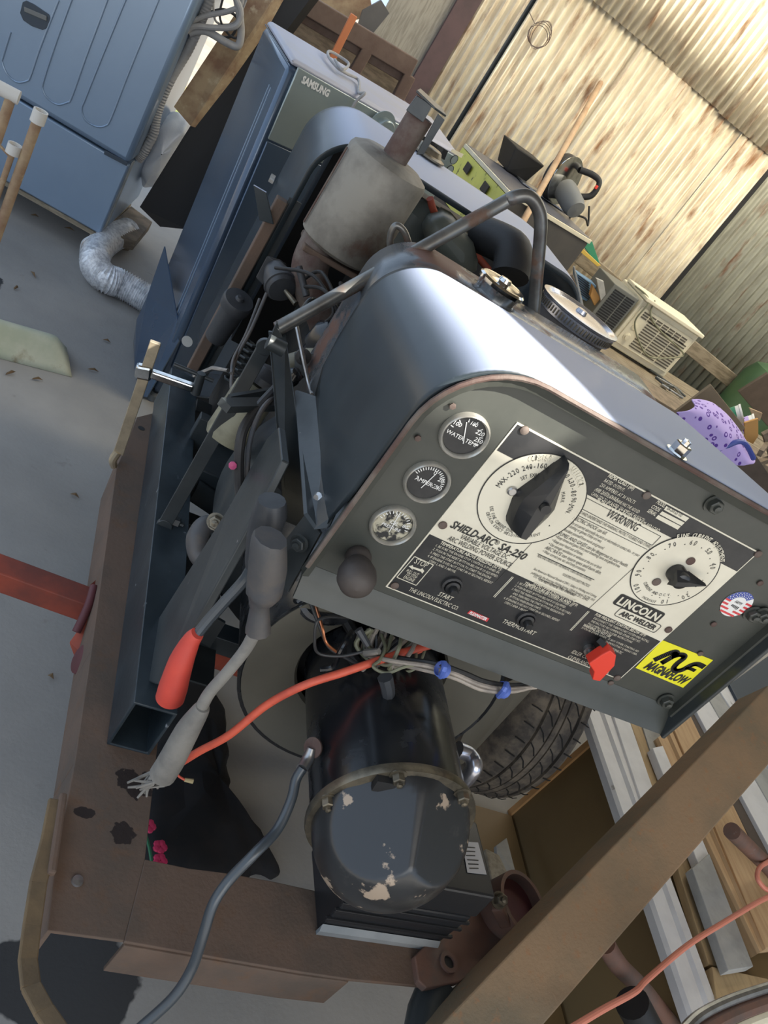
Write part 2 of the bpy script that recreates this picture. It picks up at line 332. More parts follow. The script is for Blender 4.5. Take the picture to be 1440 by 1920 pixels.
# ---------------------------------------------------------------- setting
o=MB().box((-1.6,-3.2,-.12),(6.5,5.0,0)).build('floor','concrete',smooth=False); struct(o)
o=MB().box((-40,-40,-.3),(40,60,-.125)).build('ground','ground',smooth=False); struct(o)
o=MB().box((-1.2,5.3,-.13),(.25,7.6,-.11)).build('ground','grass',smooth=False); struct(o)
WY=4.6
def tin(name,x0,x1,z0,z1,y,m,pitch=.046,amp=.0105,lean=0):
    nx=int((x1-x0)/pitch*8); 
    def fn(u,v):
        x=x0+(x1-x0)*u; return (x,y+amp*math.sin(2*PI*x/pitch)+lean*v,z0+(z1-z0)*v)
    g=MB().grid(fn,nx,2); return g
g1=ay(995,9,WY).x; g2=ay(1430,330,WY).x; gp=ay(842,100,WY).x
mb=MB()
# overlapping sheets: lower row and upper row
xs=[g1+.012,g1+.86,g1+1.12,g2-.02]
zs=1.86
for i,(a,b_) in enumerate(((g1+.012,g1+.62),(g1+.60,g1+.98),(g1+.96,g1+1.42),(g1+1.40,g2-.015))):
    t=tin('',a,b_,0.05,zs+.03+.02*(i%2),WY-.012*(i%2),'tin'); mb.add(t.v,t.f)
for i,(a,b_) in enumerate(((g1+.012,g1+.80),(g1+.78,g1+1.22),(g1+1.20,g2-.015))):
    t=tin('',a,b_,zs-.01*i,2.62,WY-.024+.010*(i%2),'tin'); mb.add(t.v,t.f)
struct(mb.build('wall_back','tin',solid=.0012))
struct(tin('',gp,g1-.012,.05,2.62,WY,'tin').build('wall_back_left','tin',solid=.0012))
struct(tin('',g2+.015,6.4,.05,2.62,WY+.10,'tin_dark',pitch=.06,amp=.011).build('wall_back_right','tin_dark',solid=.0012))  # darker tin colour stands in for the shade on this set-back panel
struct(MB().box((g1-.035,WY+.03,0),(g1+.035,WY+.09,2.9)).build('trim_1','tube_blue',smooth=False))
struct(MB().box((g2-.03,WY+.03,0),(g2+.05,WY+.09,2.9)).build('trim_2','black',smooth=False))
struct(MB().box((gp-.10,WY-.02,0),(gp+.005,WY+.08,3.2)).build('trim_3','purple_post',smooth=False))
gl=ay(700,60,WY).x
struct(MB().box((gl,WY+.01,0),(gp-.10,WY+.04,2.7)).build('trim_4','wood_gray',smooth=False))
struct(MB().box((5.6,-1.2,0),(5.65,5.0,3.2)).build('wall_right','tin_dark',smooth=False))
# unseen roof: hole placed to cast the hood's sun patch, second one closed off
def holes(x0,x1,y0,y1,hs,z):
    xs=sorted({x0,x1}|{h[0] for h in hs}|{h[1] for h in hs}); ys=sorted({y0,y1}|{h[2] for h in hs}|{h[3] for h in hs}); mb=MB()
    for i in range(len(xs)-1):
        for j in range(len(ys)-1):
            cx=(xs[i]+xs[i+1])/2; cy=(ys[j]+ys[j+1])/2
            if any(h[0]<cx<h[1] and h[2]<cy<h[3] for h in hs): continue
            mb.box((xs[i],ys[j],z),(xs[i+1],ys[j+1],z+.02))
    return mb
RZ=3.2
o=MB().box((1.05,2.65,RZ+.025),(4.75,3.65,RZ+.035)).build('sun_blocker','white',smooth=False); struct(o)  # added opaque panel over the second roof hole, keeps sun off the wall
sh=lambda x,y,z=1.12: (x+SUN.x*(RZ-z)/SUN.z, y+SUN.y*(RZ-z)/SUN.z)
ha=sh(.30,.70); hb=sh(.535,1.16)
o=holes(-1.6,6.6,-3.2,3.75,[(ha[0],hb[0],ha[1],hb[1]),(1.1,4.7,2.7,3.6)],RZ).build('ceiling','roof_tin',smooth=False); struct(o)

# ================================================================ THE WELDING MACHINE
W=thing('welding_machine',(.66,1.2,T),'dark grey engine-driven arc welder with dials, gauges and grey muffler, bolted together on the trailer','welder')
PY=.755
def pp(px,py,d=0): return ay(px,py,PY-d)
U=V((1,0,0)); VZ=V((0,0,1)); NF=V((0,-1,0))
def arch(x0,x1,zb,zt,r,n=10):
    pts=[(x0,zb)]
    for k in range(n+1):
        a=PI-PI/2*k/n; pts.append((x0+r+r*math.cos(a),zt-r+r*math.sin(a)))
    for k in range(n+1):
        a=PI/2-PI/2*k/n; pts.append((x1-r+r*math.cos(a),zt-r+r*math.sin(a)))
    pts.append((x1,zb)); return pts
XL,XR,ZB,ZT=.336,.985,.757,1.132
# front panel plate with a pressed rim and a rounded lower lip
mb=MB(); A=arch(XL,XR,ZB+.03,ZT,.10)
mb.prism([(x,PY,z) for x,z in A],(0,.006,0))
B=arch(XL+.007,XR-.007,ZB+.04,ZT-.008,.094)
mb.build('control_panel','panel',W)
mb=MB(); o1=arch(XL-.004,XR+.004,ZB+.03,ZT+.005,.104); i1=arch(XL+.006,XR-.006,ZB+.03,ZT-.006,.095)
o_=[V((x,PY-.016,z)) for x,z in o1]; i_=[V((x,PY-.012,z)) for x,z in i1]; e_=V((0,.015,0)); n=len(o_)
for k in range(n-1): mb.hexa([o_[k],i_[k],i_[k]+e_,o_[k]+e_,o_[k+1],i_[k+1],i_[k+1]+e_,o_[k+1]+e_])
mb.build('panel_rim','panel',W)
lip=[(PY-.0005,ZB+.040),(PY-.004,ZB+.032),(PY-.011,ZB+.022),(PY-.019,ZB+.010),(PY-.024,ZB),(PY-.020,ZB),(PY-.014,ZB+.010),(PY-.006,ZB+.020),(PY+.006,ZB+.030),(PY+.006,ZB+.040)]
mb=MB().prism([(XL,y,z) for y,z in lip],(XR-XL,0,0)); mb.build('panel_lip','panel',W)
# right hand flange turned towards the front
MB().prism([(XR-.003,PY-.030,ZB-.002),(XR+.004,PY-.030,ZB-.002),(XR+.004,PY+.01,ZB-.002),(XR-.003,PY+.01,ZB-.002)],(0,0,.33)).build('side_flange','steel_dark',W,smooth=False,bevel=.002)
# hood: lofted arch sheet
def hood(y,x0,x1,zb,zt,r): return [(x,y,z) for x,z in arch(x0,x1,zb,zt,r)]
secs=[hood(PY-.014,XL-.006,XR+.006,.805,ZT+.009,.108),hood(PY+.1,XL-.007,XR+.007,.815,ZT+.0,.105),hood(PY+.28,XL-.007,XR+.007,.838,ZT-.022,.098),hood(PY+.40,XL-.007,XR+.007,.853,ZT-.036,.09)]
n=len(secs[0]); vs=[p for s in secs for p in s]; fs=[(i*n+k,i*n+k+1,(i+1)*n+k+1,(i+1)*n+k) for i in range(len(secs)-1) for k in range(n-1)]
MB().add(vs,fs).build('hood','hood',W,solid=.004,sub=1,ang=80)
# rusty raw edge of the hood sheet
mb=MB(); s=[V(p)+V((0,-.004,0)) for p in secs[0]]; mb.tube(s,.0032,6); mb.build('hood_edge','pipe_rust',W)
MB().hexbolt(az(1268,850,1.141),(0,0,1),.011,.012).build('hood_bolt','chrome',W,smooth=False)
# panel bolts
bolts(W,[pp(1338,945,.001),pp(1410,1150,.002),pp(1248,1312,.002),pp(1428,1152,.004)],NF,.010,.008,'panel')
for p in ((783,820),(848,760)): MB().hexbolt(pp(*p,.001),NF,.004,.002,False,False).build('screw','pipe_rust',W)
for p in ((1425,1093),(1338,1170),(1313,1225),(1145,1280)): MB().lathe(pp(*p,.001),NF,[(.0045,0),(.0045,.0015),(.003,.0025),(0,.0025)],12).build('screw','pipe_rust',W)
# nameplate: cream plate, black printed fields, lettering
NP=MB(); x0,x1,z0,z1=.443,.857,.808,1.085
D0=.0006
def q(mb,a,b,c,d,dep): mb.prism([pp(*a,dep),pp(*b,dep),pp(*c,dep),pp(*d,dep)],(0,-.0003,0))
def XZ(x,z,d=0): return V((x,PY-d,z))
def pr(mb,pts,d,t=.0003): mb.prism([XZ(x,z,d) for x,z in pts],(0,-t,0))
pr(NP,[(x0,z0),(x1,z0),(x1,z1),(x0,z1)],0,.0012); plate=NP.build('nameplate','cream_plate',W,smooth=False)
def pxz(px,py): p=pp(px,py); return p.x,p.z
bx0,bx1,bz0,bz1=x0+.002,x1-.002,z0+.002,z1-.002
# upper black field: down to the band line, lower on the left over the dial
tl=pxz(928,840); tr=pxz(1372,1074); kl=pxz(1082,925)
blk=MB(); zt_=pxz(1000,876)[1]
zb1=pxz(1085,920)[1]; zb2=pxz(1255,1015)[1]
pr(blk,[(bx0,bz1),(bx0,pxz(935,845)[1]),(pxz(1085,920)[0],pxz(935,845)[1]-.001),(pxz(1085,920)[0]+.002,pxz(1085,918)[1]),(bx1,pxz(1085,918)[1]),(bx1,bz1)][::-1],.0014)
zl=pxz(812,1003)[1]
pr(blk,[(bx0,bz0),(bx1,bz0),(bx1,pxz(1235,1200)[1]),(bx0,zl)],.0014)
blk.build('printed_field','black_ink',plate,smooth=False)
SEL=pp(1003,935); FIN=pp(1265,1070); rS=.0665; rF=.060
SEL=V((pp(997,936).x,PY,pp(997,936).z)); 
for c,r in ((SEL,rS),(FIN,rF)):
    MB().lathe(c+NF*.0018,NF,[(0,0),(r,0),(r,.0004),(0,.0004)],64).build('dial_plate','cream_plate',plate)
bi=MB()   # black lettering and rules
wi=MB()   # cream lettering and rules
for c,r in ((SEL,rS),(FIN,rF)):
    bi.lathe(c+NF*.0018,NF,[(r,0),(r+.0012,0),(r+.0012,.0008),(r,.0008),(r,0)],64)
def line(mb,a,b,w=.0008,d=.0019): mb.bar(pp(*a,d),pp(*b,d),w,.0003,NF)
def T1(mb,s,a,b,h,shear=0,off=0,d=.0019):
    A_=pp(*a,d); B_=pp(*b,d); mean=(A_.z+B_.z)/2; txt(mb,s,(A_.x,A_.y,mean),U,VZ,h,B_.x-A_.x,shear,off)
def arc(mb,s,c,r,a0,a1,h,off=0,inward=False,d=.0026,shear=0):
    n=len(s)
    for i,ch in enumerate(s):
        if ch==' ': continue
        a=R(a0+(a1-a0)*i/max(1,n-1)); rad=V((math.cos(a),0,math.sin(a))); tan=V((math.sin(a),0,-math.cos(a)))
        if inward: rad,tan=-rad,-tan; o=c-rad*r
        else: o=c+rad*r
        txt(mb,ch,o+NF*d-rad*0,tan,rad,h,off=off,align='C',shear=shear,sx=.74)
def arcp(mb,t,c,p0,p1,h,inward=False,off=0,ccw=False):
    v0=pp(*p0)-c; v1=pp(*p1)-c; a0=math.degrees(math.atan2(v0.z,v0.x)); a1=math.degrees(math.atan2(v1.z,v1.x)); rr=(v0.length+v1.length)/2
    if ccw:
        while a1<a0: a1+=360
    else:
        while a1>a0: a1-=360
    arc(mb,t,c,rr-(-h/2 if inward else h/2),a0,a1,h,off=off,inward=inward)
arcp(wi,'CURRENT RANGE SELECTOR',SEL,(994,859),(1091,907),.0086,off=.02)
arcp(bi,'MAX-220',SEL,(932,906),(970,882),.0076); arcp(bi,'240-160',SEL,(981,877),(1022,870),.0076); arcp(bi,'190-120',SEL,(1033,873),(1063,890),.0074)
arcp(bi,'130-80',SEL,(1067,897),(1076,926),.0068); arcp(bi,'90-MIN.',SEL,(1075,933),(1063,961),.0064)
arcp(bi,'SET EXACTLY ON',SEL,(977,895),(1033,893),.0054); arcp(bi,'MARK',SEL,(1056,922),(1053,938),.0048)
arcp(bi,'USE FINE CURRENT DIAL TO',SEL,(925,948),(970,999),.0046,True,ccw=True); arcp(bi,'OBTAIN EXACT WELDING CURRENT',SEL,(913,960),(1010,998),.0046,True,ccw=True)
arcp(wi,'FINE CURRENT ADJUSTMENT',FIN,(1270,1004),(1354,1049),.0068,off=.02)
for k,p in ((100,(1193,1101)),(90,(1195,1072)),(80,(1218,1040)),(70,(1259,1019)),(60,(1299,1015)),(50,(1328,1031)),(40,(1336,1059)),(20,(1284,1116)),(10,(1245,1126))):
    v=pp(*p)-FIN; a=math.degrees(math.atan2(v.z,v.x)); w2=3.6 if k<100 else 7; arc(bi,str(k),FIN,v.length-.0038,a+w2,a-w2,.0076)
for k in range(0,20):
    a=R(216-16*k)
    if -100<216-16*k: bi.lathe(FIN+V((math.cos(a),0,math.sin(a)))*.047+NF*.0023,NF,[(.0014,0),(0,.0003)],3)
for c,aa in ((SEL,(131,97,20,-25,62)),):
    for a in aa: bi.lathe(c+V((math.cos(R(a)),0,math.sin(R(a))))*.049+NF*.0023,NF,[(.0016,0),(0,.0003)],3)
arcp(bi,'CURRENT AND O.C.V.',FIN,(1210,1090),(1256,1113),.0050,True,ccw=True); arcp(bi,'INCREASE',FIN,(1205,1116),(1227,1126),.0044,True,ccw=True)
# words, placed where they are printed
def c3(x,y): return (720+x/4.8,1000+y/4.8)
def c4_(x,y): return (980+x/4.8,1080+y/4.8)
def c2(x,y): return (960+x/4.8,780+y/4.8)
def c6(x,y): return (660+x/1.846,740+y/1.846)
T1(bi,'SHIELD-ARC',c6(340,455),c6(485,528),.0118,.18,.02); T1(bi,'\u00ae',c6(490,515),c6(504,522),.007); T1(bi,'SA-250',c6(502,535),c6(594,572),.0118,.18,.02)
T1(bi,'VARIABLE VOLTAGE DC',c3(680,45),c3(1105,235),.0078,.1); T1(bi,'ARC WELDING POWER SOURCE',c3(568,55),c3(1130,310),.0078,.1)
def para(mb,lines,a,b,h,pitch,shear=0,off=0):
    A_=pp(*a,.0019); B_=pp(*b,.0019)
    mx_=max(len(s) for s in lines); wd=B_.x-A_.x; z=(A_.z+B_.z)/2
    for i,s in enumerate(lines):
        if s: txt(mb,s.strip(),(A_.x+(len(s)-len(s.lstrip()))*wd/mx_,PY-.0019,z-pitch*i),U,VZ,h,wd*len(s.strip())/mx_,shear,off,res=1)
T1(wi,'TEMPERATURE ABOVE FREEZING (32\u00b0F):',c3(503,90),c3(1050,335),.0050,0,.02)
para(wi,['1. BE SURE THE ENGINE STOP CONTROL IS PUSHED IN.','2. PUSH IN THE RESET BUTTON BELOW IF SO EQUIPPED.','3. PRESS THE START BUTTON TO START THE ENGINE.','4. IF ENGINE DOES NOT START IN 60 SECONDS, REPEAT','   STEPS 2 AND 3 ABOVE.'],c3(465,112),c3(1040,372),.0040,.0062)
T1(wi,'STARTING INSTRUCTIONS',c4_(85,80),c4_(478,228),.0050,0,.02); T1(wi,'TEMPERATURE BETWEEN 32 AND 10\u00b0F:',c4_(2,78),c4_(490,270),.0050,0,.02)
para(wi,['1. BE SURE THE ENGINE STOP CONTROL IS PUSHED IN.','2. PUSH IN RESET BUTTON BELOW IF SO EQUIPPED.','3. PRESS THE THERMOSTART BUTTON FOR 15 TO 30 SECONDS','   AND THEN PRESS THE START BUTTON. RELEASE BOTH','   BUTTONS WHEN ENGINE STARTS.','4. IF ENGINE DOES NOT START IN 60 SECONDS, REPEAT','   STEPS 2 AND 3 ABOVE.'],c4_(-55,70),c4_(480,290),.0039,.0060)
T1(wi,'FOR FREQUENT STARTING BELOW 10\u00b0F:',c4_(650,350),c4_(1095,550),.0048,0,.02)
para(wi,['DISCONNECT THE THERMOSTART SYSTEM AND INSTALL','THE FACTORY RECOMMENDED ETHER START KIT,','FOLLOWING THE INCLUDED INSTRUCTIONS.'],c4_(632,385),c4_(1130,598),.0040,.0060)
T1(wi,'WARNING: DO NOT USE',c4_(530,455),c4_(790,545),.0050,0,.02)
para(wi,['SUCH AS ETHER WHEN   IF ANY OTHER STARTING AID','                     THERMOSTART IS BEING USED.'],c4_(512,480),c4_(1060,680),.0036,.0060)
T1(wi,'START',c3(478,560),c3(605,605),.0078,.1); T1(wi,'THERMOSTART',c3(1060,800),c3(1345,920),.0078,.1)
T1(wi,'THE LINCOLN ELECTRIC CO.',c3(218,515),c3(655,690),.0070,.1); T1(wi,'IDLER CONTROL',c4_(435,690),c4_(680,790),.0070,.1)
T1(wi,'CLEVELAND, OHIO, U.S.A.',c4_(400,735),c4_(770,880),.0064,.1); T1(wi,'AUTOMATIC',c4_(760,655),c4_(890,700),.0050)
T1(wi,'STOP',c3(262,270),c3(380,305),.0092); 
for i,(s,a,b) in enumerate((('PULL OUT',(195,345),(302,385)),('TO STOP',(190,375),(285,410)),('ENGINE',(172,400),(262,440)))): T1(wi,s,c3(*a),c3(*b),.0052)
BX=[c3(275,208),c3(445,285),c3(290,468),c3(115,395)]
for i in range(4): line(wi,BX[i],BX[(i+1)%4],.0011)
wi.prism([pp(*c3(*p),.0019) for p in ((222,295),(262,285),(258,298),(330,322),(345,312),(362,340),(342,362),(335,345),(255,315),(262,330))],(0,-.0003,0))
line(wi,c3(1155,390),c3(985,570),.0009); line(wi,c3(1165,395),c3(995,577),.0009); line(wi,c4_(590,315),c4_(425,488),.0009); line(wi,c4_(600,320),c4_(435,492),.0009)
para(wi,['NEMA CLASS I (60)'],c2(857,548),c2(1090,665),.0056,.006,0,.02)
para(wi,['RATED OUTPUT:','250 AMPERES AT 30 VOLTS','60% DUTY CYCLE'],c2(828,582),c2(1125,758),.0052,.0074)
para(wi,['(THIS LINCOLN MACHINE HAS THE ADDED','CAPACITY TO BE RATED 250 AMPS AT 40 VOLTS)'],c2(735,672),c2(1215,915),.0048,.0066)
T1(wi,'98 MAX. O.C.V. AT RATED 1800 R.P.M. NO LOAD',c2(752,765),c2(1320,1040),.0052,0,.01)
for s,a,b in (('MODEL',(1290,785),(1370,822)),('CODE',(1245,825),(1320,860)),('SERIAL',(1208,865),(1290,895))): T1(wi,s,c2(*a),c2(*b),.0056,0,.01)
def c5(x,y): return (1160+x/5.143,940+y/5.143)
for a,b,c,d in (((460,45),(680,160),(645,195),(435,80)),((420,95),(635,205),(605,235),(393,122)),((382,130),(598,240),(568,272),(355,160))):
    wi.prism([pp(*c5(*p),.0019) for p in (a,b,c,d)],(0,-.0003,0))
T1(bi,'SA-250 (2) 132',c5(460,75),c5(600,150),.0045,d=.0024)
WB=[c2(672,738),c2(1340,1085),c2(1262,1165),c2(594,818)]
for i in range(4): line(bi,WB[i],WB[(i+1)%4],.0006)
T1(bi,'WARNING',c2(830,905),c2(1115,1035),.0128)
T1(bi,'READ AND UNDERSTAND THIS WARNING. PROTECT YOURSELF AND OTHERS',c2(568,862),c2(1240,1188),.0046)
line(bi,c2(558,878),c2(1216,1202),.0006)
def wl(s,a,b,h=.0048): T1(bi,s,c2(*a),c2(*b),h,.15)
wl('ELECTRIC SHOCK can kill.',(535,928),(845,1068),.0056); wl('\u2022 Do not permit electrically live parts or electrodes to contact skin... or your',(510,965),(1140,1265)); wl('clothing or gloves if they are wet.',(505,1002),(800,1140)); wl('\u2022 Insulate yourself from work and ground.',(450,1028),(820,1200))
wl('FUMES AND GASES can be dangerous to your health.',(410,1068),(1035,1360),.0056); wl('\u2022 Keep fumes and gases from your breathing zone and general area.',(385,1092),(965,1365)); wl('\u2022 Keep your head out of fumes.',(355,1126),(630,1255)); wl('\u2022 Use enough ventilation or exhaust at the arc or both.',(322,1160),(800,1378))
wl('ARC RAYS can injure eyes and burn skin.',(290,1195),(795,1425),.0056); wl('\u2022 Wear correct eye, ear, and body protection.',(268,1226),(655,1400))
wl('READ AND UNDERSTAND THE MANUFACTURER\u2019S INSTRUCTIONS AND',(218,1272),(745+460-960+470,1480),.0046)
line(bi,c2(232,1240),c2(740,1475),.0008)
def w4(s,a,b,h=.0044): T1(bi,s,c4_(*a),c4_(*b),h,.15)
w4('YOUR EMPLOYER\u2019S SAFETY PRACTICES.',(335,10),(610,85)); w4('See American National Standard Z49.1, Safety in Welding and Cutting,',(65,-25),(690,165),.0040); w4('published by the American Welding Society, OSHA Standards 29 CFR 1910',(50,0),(660,205),.0040)
w4('U.S. Government Printing Office, Washington, D.C. 20402',(75,28),(600,205),.0040); w4('DO NOT REMOVE THIS WARNING',(140,45),(465,180),.0046)
line(bi,(1082,928),(928,1092),.0005); line(bi,(1235,1022),(1100,1145),.0005)
# maker's badge: black rounded box over an outlined one
def rrect(cx,cz,w,h,r,n=5):
    out=[]
    for sx,sz,a0 in ((1,1,0),(-1,1,90),(-1,-1,180),(1,-1,270)):
        for k in range(n+1):
            a=R(a0+90*k/n); out.append((cx+sx*(w/2-r)+r*math.cos(a),cz+sz*(h/2-r)+r*math.sin(a)))
    return out
L1=pxz(*c4_(1045,285)); L2=pxz(*c4_(1035,392))
bi.prism([XZ(x,z,.0019) for x,z in rrect(L1[0],L1[1],.085,.0205,.004)],(0,-.0003,0))
txt(wi,'LINCOLN',XZ(L1[0]-.038,L1[1]-.0068,.0024),U,VZ,.0136,.076,off=.035)
oo=rrect(L2[0]-.000,L2[1],.080,.0165,.004); ii=rrect(L2[0],L2[1],.0785,.015,.0035)
bi.ringprism([XZ(x,z,.0018) for x,z in oo],[XZ(x,z,.0018) for x,z in ii],(0,-.0003,0))
txt(bi,'ARC WELDER',XZ(L2[0]-.034,L2[1]-.0042,.0019),U,VZ,.0088,.068,shear=.1,off=.03)
bi.build('dark_lettering','black_text',plate,smooth=False); lt=wi.build('cream_lettering','cream_ink',plate,smooth=False)
for p in ((983,806),(1212,928),(1421,1038),(830,984),(740,1097),(1253,1180),(1157,1270)): MB().lathe(pp(*p,.0015),NF,[(.0055,0),(.0055,.002),(.003,.0035),(.0,.0035)],14).build('rivet','pipe_rust',plate)
for p in ((960,920),): MB().lathe(pp(*p,.003),NF,[(.0062,0),(.0062,.002),(.0045,.0035),(0,.0035)],20).build('dial_screw','zinc',plate)
for p in ((1295,1052),(1231,1091)): MB().lathe(pp(*p,.003),NF,[(.0062,0),(.0062,.001),(0,.001)],20).build('dial_screw','pipe_rust',plate)
# big range selector handle: ridged pointed lever
kn=MB(); tip=pp(1068,872,.022); base=pp(975,1002,.022); c=SEL+NF*.022
ctr=(tip+base)/2; ax_=(tip-base).normalized(); sd_=ax_.cross(NF)
L=(tip-base).length; cc=base+ax_*L*.36
prof=[(0,.0135),(.06,.017),(.30,.0235),(.42,.0245),(.65,.015),(.86,.0075),(1,.0012)]
lo=[base+ax_*L*t+sd_*w_*1.12+V((0,.020,0)) for t,w_ in prof]+[base+ax_*L*t-sd_*w_*1.12+V((0,.020,0)) for t,w_ in prof[::-1]]
mi=[base+ax_*L*t+sd_*w_*.9+V((0,.004,0)) for t,w_ in prof]+[base+ax_*L*t-sd_*w_*.9+V((0,.004,0)) for t,w_ in prof[::-1]]
hi=[base+ax_*L*(t*.94+.02)+sd_*w_*.30+V((0,-.012+.008*t,0)) for t,w_ in prof]+[base+ax_*L*(t*.94+.02)-sd_*w_*.30+V((0,-.012+.008*t,0)) for t,w_ in prof[::-1]]
n=len(lo); kn.add(lo+mi+hi,[(i,(i+1)%n,n+(i+1)%n,n+i) for i in range(n)]+[(n+i,n+(i+1)%n,2*n+(i+1)%n,2*n+i) for i in range(n)]+[tuple(range(2*n,3*n)),tuple(range(n-1,-1,-1))])
ko=kn.build('range_selector_knob','knob',W,bevel=.0012,ang=25)
MB().disc(cc+NF*.009+ax_*.012,NF,.0065,.006,20).build('hub_screw','knob',ko)
# fine current knob
kc=FIN+NF*.003; kt=pp(1322,1096,.018)-(FIN+NF*.018); ka=kt.normalized(); ks=ka.cross(NF); kn=MB()
kn.lathe(kc,NF,[(.0135,0),(.0135,.012),(.012,.020),(.009,.022),(0,.022)],28)
k1=kn.build('fine_current_knob','knob',W)
pw=MB(); b0=FIN+NF*.016-ka*.012; prof=[(0,.013),(.35,.0145),(.7,.007),(1,.0008)]; Lp=.052
lo=[b0+ka*Lp*t+ks*w_ for t,w_ in prof]+[b0+ka*Lp*t-ks*w_ for t,w_ in prof[::-1]]; hi=[p+NF*(.014-.009*(((p-b0).dot(ka))/Lp))-ks*((p-b0-ka*(p-b0).dot(ka)).dot(ks))*.72 for p in lo]
n=len(lo); pw.add(lo+hi,[(i,(i+1)%n,n+(i+1)%n,n+i) for i in range(n)]+[tuple(range(n,2*n)),tuple(range(n-1,-1,-1))]); pw.build('pointer','knob',k1,bevel=.0008,ang=25)
# gauges
def gauge(px,py,r,label,face,words,needle,ticks):
    c=pp(px,py); g=MB(); g.lathe(c,NF,[(r*1.0,0),(r*1.0,.004),(r*.96,.0070),(r*.92,.0080),(r*.88,.0070),(r*.84,.004),(r*.84,.001)],48)
    G=g.build('gauge','bezel',W); lab(G,label)
    MB().lathe(c,NF,[(0,.0016),(r*.82,.0016)],40).build('dial_face',face,G)
    mk_=MB()
    for a in ticks:
        d=V((math.cos(R(a)),0,math.sin(R(a)))); mk_.bar(c+d*r*.60+NF*.002,c+d*r*.74+NF*.002,.0011,.0003,NF)
    for s,x,z,h in words: txt(mk_,s,c+V((x*r,0,z*r))+NF*.002,U,VZ,h*r*1.1,align='C',off=.01)
    d=V((math.cos(R(needle)),0,math.sin(R(needle)))); mk_.bar(c-d*r*.35+NF*.0026,c+d*r*.6+NF*.0026,.0010,.0004,NF)
    mk_.build('markings','white',G,smooth=False)
    
gauge(870,815,.0295,'water temperature gauge','black_ink',[('100',-.52,.22,.17),('WATER TEMP',0,-.22,.16),('180',.05,.52,.15),('220',.48,.30,.17),('250',.62,0,.17)],118,range(-10,200,30))
gauge(800,902,.0285,'ammeter gauge marked AMPERES','black_ink',[('AMPERES',0,-.12,.18),('0',.05,.45,.18),('20',.46,.26,.18),('+ 40',.50,-.12,.18),('-',-.5,.0,.2)],80,range(10,172,9))
gauge(736,983,.0290,'oil pressure gauge with clouded dirty dial','smudge',[('OIL',0,.05,.17),('PRESSURE',0,-.18,.14),('30',-.1,.45,.16),('80',.5,.1,.16)],97,range(0,180,12))
# engine stop knob, round rubber ball on a collar
c=pp(672,1040); kb=MB().lathe(c,V((-.12,-1,-.05)),[(.015,0),(.017,.006),(.016,.012),(.014,.016),(.019,.024),(.0235,.036),(.024,.047),(.020,.058),(.011,.065),(0,.067)],28).build('stop_knob','rubber_brown',W)
# start / thermostart buttons with scalloped nuts
for px,py in ((847,1096),(986,1159)):
    c=pp(px,py,.0018); b=MB().lathe(c,NF,[(.0140,0),(.0140,.004),(.0115,.006),(.0105,.003)],14).build('push_button','rubber',W)
    MB().lathe(c,NF,[(.0098,.002),(.0098,.008),(.0062,.009),(.0062,.016),(.005,.018),(0,.018)],20).build('plunger','knob',b)
# idler switch under its red guard
c=pp(1103,1215,.002); MB().lathe(c,NF,[(.0085,0),(.0085,.006),(.005,.007),(.0045,.016),(0,.017)],16).build('toggle_switch','zinc',W)
gd=MB(); P=[(1120,1212),(1137,1203),(1148,1213),(1145,1232),(1118,1261),(1104,1258),(1107,1243),(1097,1228)]
gd.prism([pp(*p,.016) for p in P],(0,-.017,0)); gd.build('switch_guard','red_plastic',W,smooth=False,bevel=.0015)
MB().bar(pp(1128,1205,.004),pp(1128,1205,.018),.012,.008).build('guard_hinge','black',W,smooth=False)
# stickers
def ppts(mb,pts,d,t=.0004): mb.prism([pp(*p,d) for p in pts],(0,-t,0))
def c7(x,y): return (900+x/2.667,1200+y/2.667)
s=MB(); MQ=[c7(912,0),c7(1165,100),c7(1015,238),c7(777,138)]; ppts(s,MQ,.0006); st=s.build('sticker','yellow_sticker',W,smooth=False); lab(st,'yellow sticker with bold black lettering')
e1=V(pp(*MQ[3])); e2=V(pp(*MQ[2])); h1=V(pp(*MQ[0])); uu=(e2-e1); hh=(h1-e1)
s=MB(); txt(s,'MAGNAFLOW',e1+uu*.10+hh*.10+NF*.0012,uu,VZ,.0165,uu.length*.86,shear=.25,off=.05)
def stroke(pts,wd):
    P_=cr([e1+uu*a+hh*b+NF*.0013 for a,b in pts],6)
    for i in range(len(P_)-1):
        dd=(P_[i+1]-P_[i]).normalized()*.0006; s.bar(P_[i]-dd,P_[i+1]+dd,wd,.0004,NF)
stroke([(.15,.42),(.22,.62),(.30,.82),(.36,.86),(.38,.78),(.33,.55),(.30,.42)],.0095)
stroke([(.36,.70),(.44,.84),(.52,.86),(.55,.78),(.53,.58),(.55,.42),(.62,.38),(.70,.48),(.76,.70),(.84,.80),(.98,.80)],.0092)
stroke([(.72,.56),(.80,.60),(.90,.60)],.0060)
s.build('sticker_print','black_text',st,smooth=False)
s=MB(); c=pp(1381,1132); 
s.lathe(c+NF*.0006,NF,[(0,0),(.0235,0),(.0235,.0004),(0,.0004)],40); st=s.build('sticker','white',W); lab(st,'round stars and stripes sticker')
s=MB()
for z in (-.019,-.0125,-.006,.0005,.007):
    xx=math.sqrt(.0235**2-z**2); 
    for sg in (-1,1):
        xi=math.sqrt(max(0,.0135**2-z**2)); 
        if sg<0 or True:
            if sg>0 or z<.006: s.box((c.x+(xi if sg>0 else -xx),PY-.0014,c.z+z-.0016),(c.x+(xx if sg>0 else -xi),PY-.0011,c.z+z+.0016))
s.build('red_stripes','flag_red',st,smooth=False)
s=MB(); pts=[]; 
for k in range(13): a=R(52+ (175-52)*k/12); pts.append((c.x+.0235*math.cos(a),c.z+.0235*math.sin(a)))
